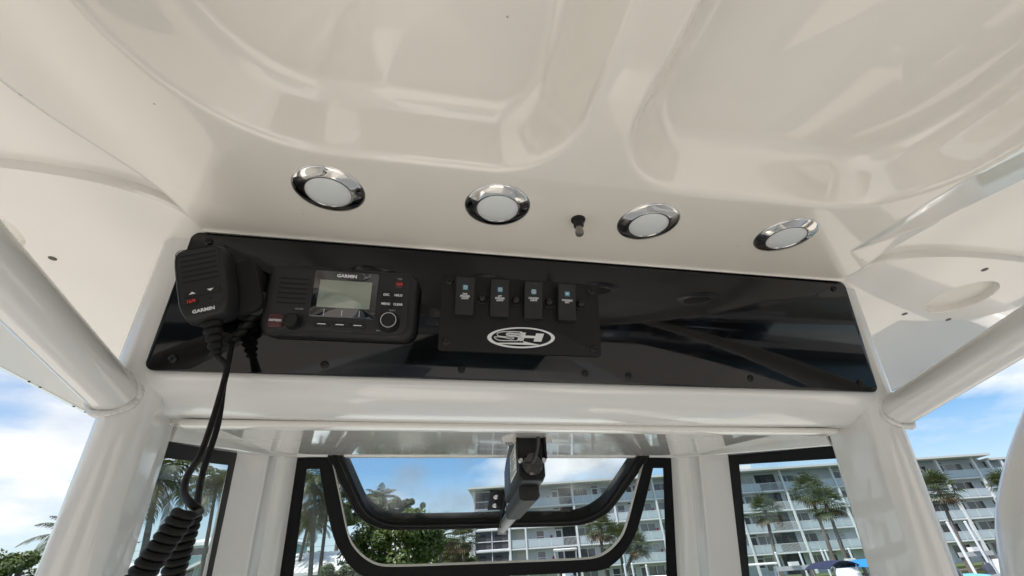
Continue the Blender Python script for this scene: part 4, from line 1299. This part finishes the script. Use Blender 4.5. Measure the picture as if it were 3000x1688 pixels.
palm('coconut_palm', 'big dark coconut palm filling the left side pane beside the coiled cord', gC, 462, 1405, 26, 172, 400, 'coco', 0, .4, .17)
palm('coconut_palm', 'coconut palm with bare leaning trunk left of the white corner post', gC, 634, 1425, 34, 122, 583, 'coco', 1, 1.3, .14)
palm('coconut_palm', 'coconut palm half hidden behind the left post, fronds poking out', gC, 215, 1575, 22, 105, 270, 'coco', 2, 2.6)
palm('coconut_palm', 'tall coconut palm with crown at the top of the narrow left window', gC, 925, 1420, 33, 125, 905, 'coco', 2, .2, .14)
palm('coconut_palm', 'short coconut palm with drooping crown low in the narrow left window', gC, 903, 1535, 40, 78, 868, 'coco', 1, 4.2, .14)
palm('coconut_palm', 'coconut palm whose thin trunk runs beside the black vent surround', gC, 962, 1465, 35, 115, 934, 'coco', 0, 3.3, .13)
palm('coconut_palm', 'far coconut palm top rising over the pale tree above the gasket', gC, 1112, 1462, 62, 62, 1112, 'coco', 1, 5.1, .14)
palm('coconut_palm', 'far coconut palm top poking out beside the sloping left gasket', gC, 1062, 1478, 60, 58, 1060, 'coco', 0, 2.1, .14)
palm('coconut_palm', 'small yellowish palm just above the white metal roof', gC, 912, 1632, 44, 34, 912, 'coco', 2, 2.1, .12)
palm('cabbage_palm', 'cabbage palm with brown skirt beside the broad green tree', gS, 1290, 1572, 46, 66, 1290, 'fan', 0, 0, .17)
palm('cabbage_palm', 'cabbage palm against the white left edge of the apartment block', gS, 1358, 1580, 50, 52, 1358, 'fan', 1, 2, .17)
palm('cabbage_palm', 'short cabbage palm low between the green tree and apartment block', gS, 1325, 1625, 52, 48, 1325, 'fan', 2, 1, .17)
palm('cabbage_palm', 'cabbage palm under the right curve of the vent gasket', gS, 1757, 1548, 50, 58, 1774, 'fan', 2, 4, .18)
palm('cabbage_palm', 'dark cabbage palm partly behind the black vent surround', gS, 1812, 1585, 54, 52, 1830, 'fan', 0, 3, .17)
palm('cabbage_palm', 'low cabbage palm right of the vent surround', gS, 1866, 1602, 52, 48, 1832, 'fan', 1, 5, .17)
palm('cabbage_palm', 'lone cabbage palm on the left of the right side pane', gS, 2244, 1500, 50, 52, 2288, 'fan', 1, 1, .17)
palm('cabbage_palm', 'pale taller cabbage palm of the pair in the right side pane', gS, 2372, 1440, 54, 58, 2462, 'fan', 2, 2.5, .17)
palm('cabbage_palm', 'darker lower cabbage palm of the pair in the right side pane', gS, 2422, 1482, 48, 62, 2500, 'fan', 0, .7, .17)
palm('cabbage_palm', 'cabbage palm showing just right of the right white post', gS, 2748, 1436, 50, 62, 2860, 'fan', 1, 3.9, .17)
palm('cabbage_palm', 'cabbage palm cut by the bent tube at the right edge', gS, 2958, 1424, 50, 58, 3060, 'fan', 2, 5.5, .17)

def leaf_tree(name, label, px, py, b, rx_px, rz_px, foot, m_, n, leaf, seed, lumps=14, flat=.9, gap=0.):
    a, z = at(px, py, b)
    k = (b * math.cos(PITCH) + z * math.sin(PITCH)) / F_PX
    rx, rz = rx_px * k, rz_px * k
    rnd = random.Random(seed)
    T = thing(name, label, 'tree', SHORE @ Matrix.Translation((a, b, LAND)))
    H_ = z - LAND
    g_ = G()
    cl = []
    for i in range(lumps):
        u = rnd.uniform(-1, 1)
        v = rnd.uniform(-.95, 1) * math.sqrt(max(0, 1 - u * u * .8))
        w_ = rnd.uniform(-.8, .8)
        c_ = Vector((u * rx * .78, w_ * rx * .6, H_ + v * rz * .72))
        cl.append((c_, rnd.uniform(.24, .42) * min(rx, rz * 1.3)))
    for i in range(n):
        c_, r_ = cl[rnd.randrange(lumps)]
        d_ = Vector((rnd.gauss(0, 1), rnd.gauss(0, 1), rnd.gauss(0, 1))).normalized()
        p_ = c_ + d_ * r_ * (rnd.random() ** .35) * Vector((1, 1, flat)).length / 1.7
        nn = (d_ + Vector((rnd.gauss(0, .5), rnd.gauss(0, .5), .5 + rnd.gauss(0, .4)))).normalized()
        t1 = nn.orthogonal().normalized()
        t1 = Matrix.Rotation(rnd.uniform(0, 6.28), 3, nn) @ t1
        t2 = nn.cross(t1)
        s_ = leaf * rnd.uniform(.6, 1.3)
        k0 = len(g_.V)
        g_.V += [p_ - t1 * s_, p_ + t2 * s_ * .45, p_ + t1 * s_, p_ - t2 * s_ * .45]
        g_.F.append((k0, k0 + 1, k0 + 2, k0 + 3))
    g_.mk('crown', m_, T)
    gt = G()
    fork = Vector((0, 0, max(.6, H_ - rz * .9)))
    gt.tube([Vector((0, 0, 0)), fork * .6 + Vector((.1, 0, 0)), fork], [.28, .22, .18], 8)
    for c_, r_ in cl:
        gt.tube([fork, fork.lerp(c_, .5) + Vector((0, 0, -.15)), c_], [.12, .07, .025], 5)
    gt.mk('trunk', M_bark, T, 60)
    return T
leaf_tree('broadleaf_tree', 'broad dense dark green tree under the vent gasket', 1165, 1600, 36, 150, 92, 1165, M_tree, 15000, .16, 5, 26)
leaf_tree('pale_tree', 'pale feathery flat topped tree against the clouds above the gasket', 1150, 1490, 58, 78, 34, 1150, M_tree2, 5200, .22, 9, 16, .6)
leaf_tree('pale_tree', 'pale spreading branch of tree reaching right above the gasket', 1205, 1478, 59, 40, 22, 1180, M_tree2, 1800, .2, 14, 8, .6)
leaf_tree('green_shrub', 'loose green shrub by the foot of the vent surround', 1005, 1680, 26, 60, 40, 1000, M_tree2, 4200, .07, 12, 12)
leaf_tree('green_shrub', 'leafy green shrub at the bottom left corner below the palm fronds', 30, 1672, 16, 75, 70, 20, M_tree, 4200, .07, 21, 14)
leaf_tree('distant_tree', 'distant dark green tree low beside the coiled cord', 330, 1690, 70, 120, 26, 300, M_tree, 3000, .3, 4, 16)
leaf_tree('distant_tree', 'distant green tree behind the cabbage palms left of the apartment block', 1330, 1640, 66, 70, 46, 1330, M_tree, 5200, .22, 17, 14)
leaf_tree('distant_tree', 'dark tree filling the gap behind the narrow left window palms', 1000, 1500, 48, 42, 62, 1000, M_tree, 4200, .2, 27, 14)

# ------------------------------------------------------------------ marina: lift poles, boats, dock
M_pvc = mat('pole_white', (.72, .73, .74), .5)
M_wood = mat('dock_wood', (.22, .18, .14), .9, var=(4, .25, (.15, .125, .10)))
M_boat = mat('boat_white', (.78, .78, .77), .25, coat=.4)
M_nav = mat('navy_canvas', (.02, .022, .07), .8)
M_blu = mat('blue_canvas', (.02, .22, .50), .8)
M_lbl = mat('light_blue_canvas', (.16, .45, .62), .8)
gP = 'white lift poles standing at the boat slips'
def pole(px, py, b, label, r=.068):
    a, z = at(px, py, b)
    P = thing('lift_pole', label, 'pole', SHORE @ Matrix.Translation((a, b, LAND - 2)), gP)
    G().tube([(0, 0, 0), (0, 0, z - LAND + 2)], r, 12).mk('shaft', M_pvc, P, 60)
    lathe([(r * 1.15, 0), (r * 1.1, .04), (.001, r * 1.3)], 12).mk('cap', M_pvc, P, 60, loc=(0, 0, z - LAND + 2))
for px, py, b, lab in ((2272, 1621, 34, 'white lift pole left of the navy canopy, under the lone palm'), (2342, 1621, 36, 'short white lift pole between the lone palm and navy canopy'),
                       (2406, 1614, 35, 'white lift pole at the left of the close pair by the navy canopy'), (2417, 1614, 38, 'white lift pole at the right of the close pair by the navy canopy'),
                       (2486, 1609, 35, 'white lift pole in front of the blue canopy'), (2543, 1603, 36, 'white lift pole at the right rim of the right side pane'),
                       (2776, 1533, 27, 'tall white lift pole just right of the right white post'), (2828, 1531, 29, 'tall white lift pole second from the right white post'),
                       (2893, 1632, 30, 'low white lift pole by the light blue tarpaulin'), (2940, 1600, 30, 'white lift pole close to the bent tube'),
                       (1829, 1655, 34, 'white lift pole under the vent surround, leftmost of three'), (1851, 1653, 36, 'white lift pole under the vent surround, middle of three'), (1893, 1658, 35, 'white lift pole under the vent surround, rightmost of three')):
    pole(px, py, b, lab)
def boat_at(label, px, py, b, top, canvas=None, hull_l=7.0, heading=0., zoff=0., outboard=True, scale=1.):
    """px, py: where the middle of its top shows; top: height of that above the keel"""
    a, z = at(px, py, b)
    kz = z - top * scale
    B = thing('lift_boat', label, 'boat', SHORE @ Matrix.Translation((a, b, kz)) @ Matrix.Rotation(heading, 4, 'Z') @ Matrix.Scale(scale, 4), 'boats moored at the slips ahead')
    rings = []
    for x, hw, zt, zk in ((-3.2, 1.15, 1.15, .1), (-1, 1.22, 1.2, 0), (1, 1.2, 1.3, .02), (2.6, .8, 1.45, .25), (3.7, .08, 1.6, .9)):
        rings.append([(x, -hw, zt), (x, -hw * .85, zk + .45), (x, 0, zk), (x, hw * .85, zk + .45), (x, hw, zt), (x, hw * .85, zt - .03), (x, hw * .8, .75), (x, -hw * .8, .75), (x, -hw * .85, zt - .03)])
    G().loft(rings).mk('hull', M_boat, B, 40)
    G().loft([[(x, y_, z_) for x, y_ in rr(.9, .9, .15, 4, .2, 0)] for z_ in (.75, 1.75)] + [[(x, y_, 1.95) for x, y_ in rr(.5, .8, .1, 4, .3, 0)]]).mk('console', M_boat, B, 40)
    if top > 2:
        if canvas is None:
            G().loft([[(x, y_, top - .1 + d_) for x, y_ in rr(2.3 * k, 1.9 * k, .3, 6, .1, 0)] for d_, k in ((-.04, .96), (0, 1), (.06, .97))]).mk('t_top', M_boat, B, 40)
        else:
            rings = []
            for i in range(9):
                t = i / 8 - .5
                rings.append([(x, y_ * 1.0, top - .35 * (abs(t) * 2) ** 2 + .07 * math.cos(y_ * 1.4) - dd) for dd, sg in ((0, 1), (.02, -1)) for x, y_ in [(t * 2.4, sg * (-.95 + 1.9 * j / 6)) for j in range(7)]])
            G().loft(rings).mk('canopy', canvas, B, 60)
        for x, y_ in ((-.7, .85), (.8, .85), (-.7, -.85), (.8, -.85)):
            G().tube([(x * .7, y_ * .75, .8), (x * 1.1, y_, top - .2)], .03, 8).mk('top_leg', M_pvc, B, 60)
    if outboard:
        for y_ in (-.35, .35):
            g_ = G().loft([[(x - 3.45, y_ + yy, z_) for x, yy in rr(.55 * k, .38 * k, .1, 4)] for z_, k in ((1.15, .8), (1.25, 1), (1.6, 1), (1.78, .7))])
            ob = g_.mk('outboard', mat('outboard_grey', (.05, .055, .07), .3, coat=.5), B, 40)
            G().loft([[(x - 3.45, y_ + yy, z_) for x, yy in rr(.2, .12, .03, 3)] for z_ in (.1, 1.16)]).mk('leg', mat('outboard_leg', (.5, .5, .5), .4), ob)
    return B
boat_at('white boat with radar topped hard top left of the palm in the right pane', 2212, 1648, 26, 3.1, None, heading=1.2)
boat_at('boat under a navy canvas canopy in the right pane', 2432, 1646, 31, 3.0, M_nav, heading=.25)
boat_at('boat under a bright blue canvas canopy in the right pane', 2535, 1641, 31, 3.0, M_blu, heading=.3)
boat_at('white boat with tall tower top in front of the dark porches', 1655, 1607, 40, 3.6, None, heading=1.5)
boat_at('white boat with low hard top under the right corner post', 1930, 1684, 30, 3.1, None, heading=1.1)
boat_at('white open boat hull with outboards below the blue canopy', 2505, 1690, 24, 1.6, None, heading=2.4)
boat_at('white boat bow showing beside the bent tube', 2948, 1655, 24, 1.7, None, heading=-2.2)
tb = boat_at('boat covered by a light blue tarpaulin right of the right white post', 2850, 1694, 25, 1.9, None, heading=1.7, outboard=True)
rings = []
rn = random.Random(3)
for i in range(11):
    t = i / 10 - .5
    rings.append([(t * 5.4, -1.25 + 2.5 * j / 10, 1.25 + (.75 + .1 * rn.random()) * (1 - (abs(j - 5) / 5) ** 1.6) * (1 - (2 * t) ** 2 * .6) + .06 * rn.random()) for j in range(11)])
G().loft(rings, closed=False, cap0=False, cap1=False).mk('tarpaulin', M_lbl, tb, 60)
# white lift beams and dock fingers
for k, (p0, p1, b, lab) in enumerate((((2275, 1668), (2382, 1662), 33, 'pale lift beam crossing below the lone palm'), ((2432, 1659), (2566, 1653), 33, 'pale lift beam crossing below the blue canopy'), ((2812, 1626), (2906, 1619), 30, 'pale lift beam right of the right white post'))):
    a0, z0_ = at(*p0, b); a1, z1 = at(*p1, b)
    L_ = thing('lift_beam', lab, 'beam', SHORE @ Matrix.Translation((a0, b, z0_)), 'boat lift beams at the slips')
    w_ = a1 - a0
    G().box(0, w_, -.1, .1, -.12, .12).mk('beam', mat('galvanised', (.5, .5, .49), .5), L_)
    for x in (.2, w_ - .2):
        G().box(x - .12, x + .12, -.14, .14, LAND - 2 - z0_, -.121).mk('pile', M_wood, L_)
    G().box(w_ * .4, w_ * .4 + .5, -.2, .2, .121, .34).mk('lift_motor', M_boat, L_)
dk = thing('dock', 'grey timber dock along the sea wall behind the boats', 'dock', SHORE @ Matrix.Translation((30, 52, LAND)))
for k in range(60):
    G().box(-28 + k * 1.2, -28 + k * 1.2 + 1.16, -1.2, 1.2, -.25, -.12).mk('plank', M_wood, dk)
for k in range(13):
    G().tube([(-27 + k * 6, -1.1, -2), (-27 + k * 6, -1.1, .9)], .15, 10).mk('pile', M_wood, dk, 60)

# ------------------------------------------------------------------ behind the photographer (seen only as reflections)
shed = thing('boat_shed', 'blue boat shed on the quay astern', 'shed', Matrix.Translation((12, -24, EYE + LAND)))
M_shed = mat('shed_blue', (.05, .10, .14), .7)
G().box(-16, 14, -12, 0, 0, 6.5).mk('wall', M_shed, shed)
G().add([(-16.5, .6, 6.3), (14.5, .6, 6.3), (14.5, -12, 8.5), (-16.5, -12, 8.5), (-16.5, .6, 6.5), (14.5, .6, 6.5), (14.5, -12, 8.7), (-16.5, -12, 8.7)], [(0, 3, 2, 1), (4, 5, 6, 7), (0, 1, 5, 4), (1, 2, 6, 5), (2, 3, 7, 6), (3, 0, 4, 7)]).mk('roof', M_mroof, shed)
for x in (-12, -5, 2, 9):
    G().box(x - 2.3, x + 2.3, .0, .05, .05, 4.2).mk('bay_shade', M_dark, shed)  # dark sheet painting the shade inside an open bay
sd2 = thing('rack_shed', 'dark boat storage rack astern to port', 'shed', Matrix.Translation((-20, -26, EYE + LAND)))
G().box(-14, 12, -10, 0, 0, 9).mk('wall', mat('rack_grey', (.05, .05, .05), .8), sd2)
for x in range(-13, 13, 5):
    G().box(x - .2, x + .2, 0, .4, 0, 9).mk('upright', M_pvc, sd2)
for k, (x, y, hd) in enumerate(((-3.5, -13, .2), (5.5, -12, 2.9), (10.5, -13, 1.4))):
    B = boat_at(('white boat berthed astern to port', 'white boat berthed close astern', 'white boat berthed astern to starboard')[k], 1500, 900, 26, 3.0, None, heading=hd)
    B.matrix_world = Matrix.Translation((x, y, .1)) @ Matrix.Rotation(hd, 4, 'Z')

for k, (x0, x1) in enumerate(((-5.2, -1.6), (1.7, 5.2))):  # added, unseen piers whose pale planks bounce light up to the wings
    D_ = thing('bounce_pier', ('unseen finger pier added to bounce light onto the port wing', 'unseen finger pier added to bounce light onto the starboard wing')[k], 'dock', Matrix.Translation(((x0 + x1) / 2, -1, 1.2)))
    w_ = (x1 - x0) / 2
    for i in range(64):
        G().box(-w_, w_, -8 + i * .25, -8 + i * .25 + .248, -.05, 0).mk('plank', mat('pale_timber', (.60, .54, .45), .85, var=(2, .3, (.50, .45, .38))), D_)
    for i in range(4):
        G().tube([(-w_ + .2, -5.5 + i * 3.6, -1.8), (-w_ + .2, -5.5 + i * 3.6, -.051)], .14, 10).mk('pile', M_wood, D_, 60)
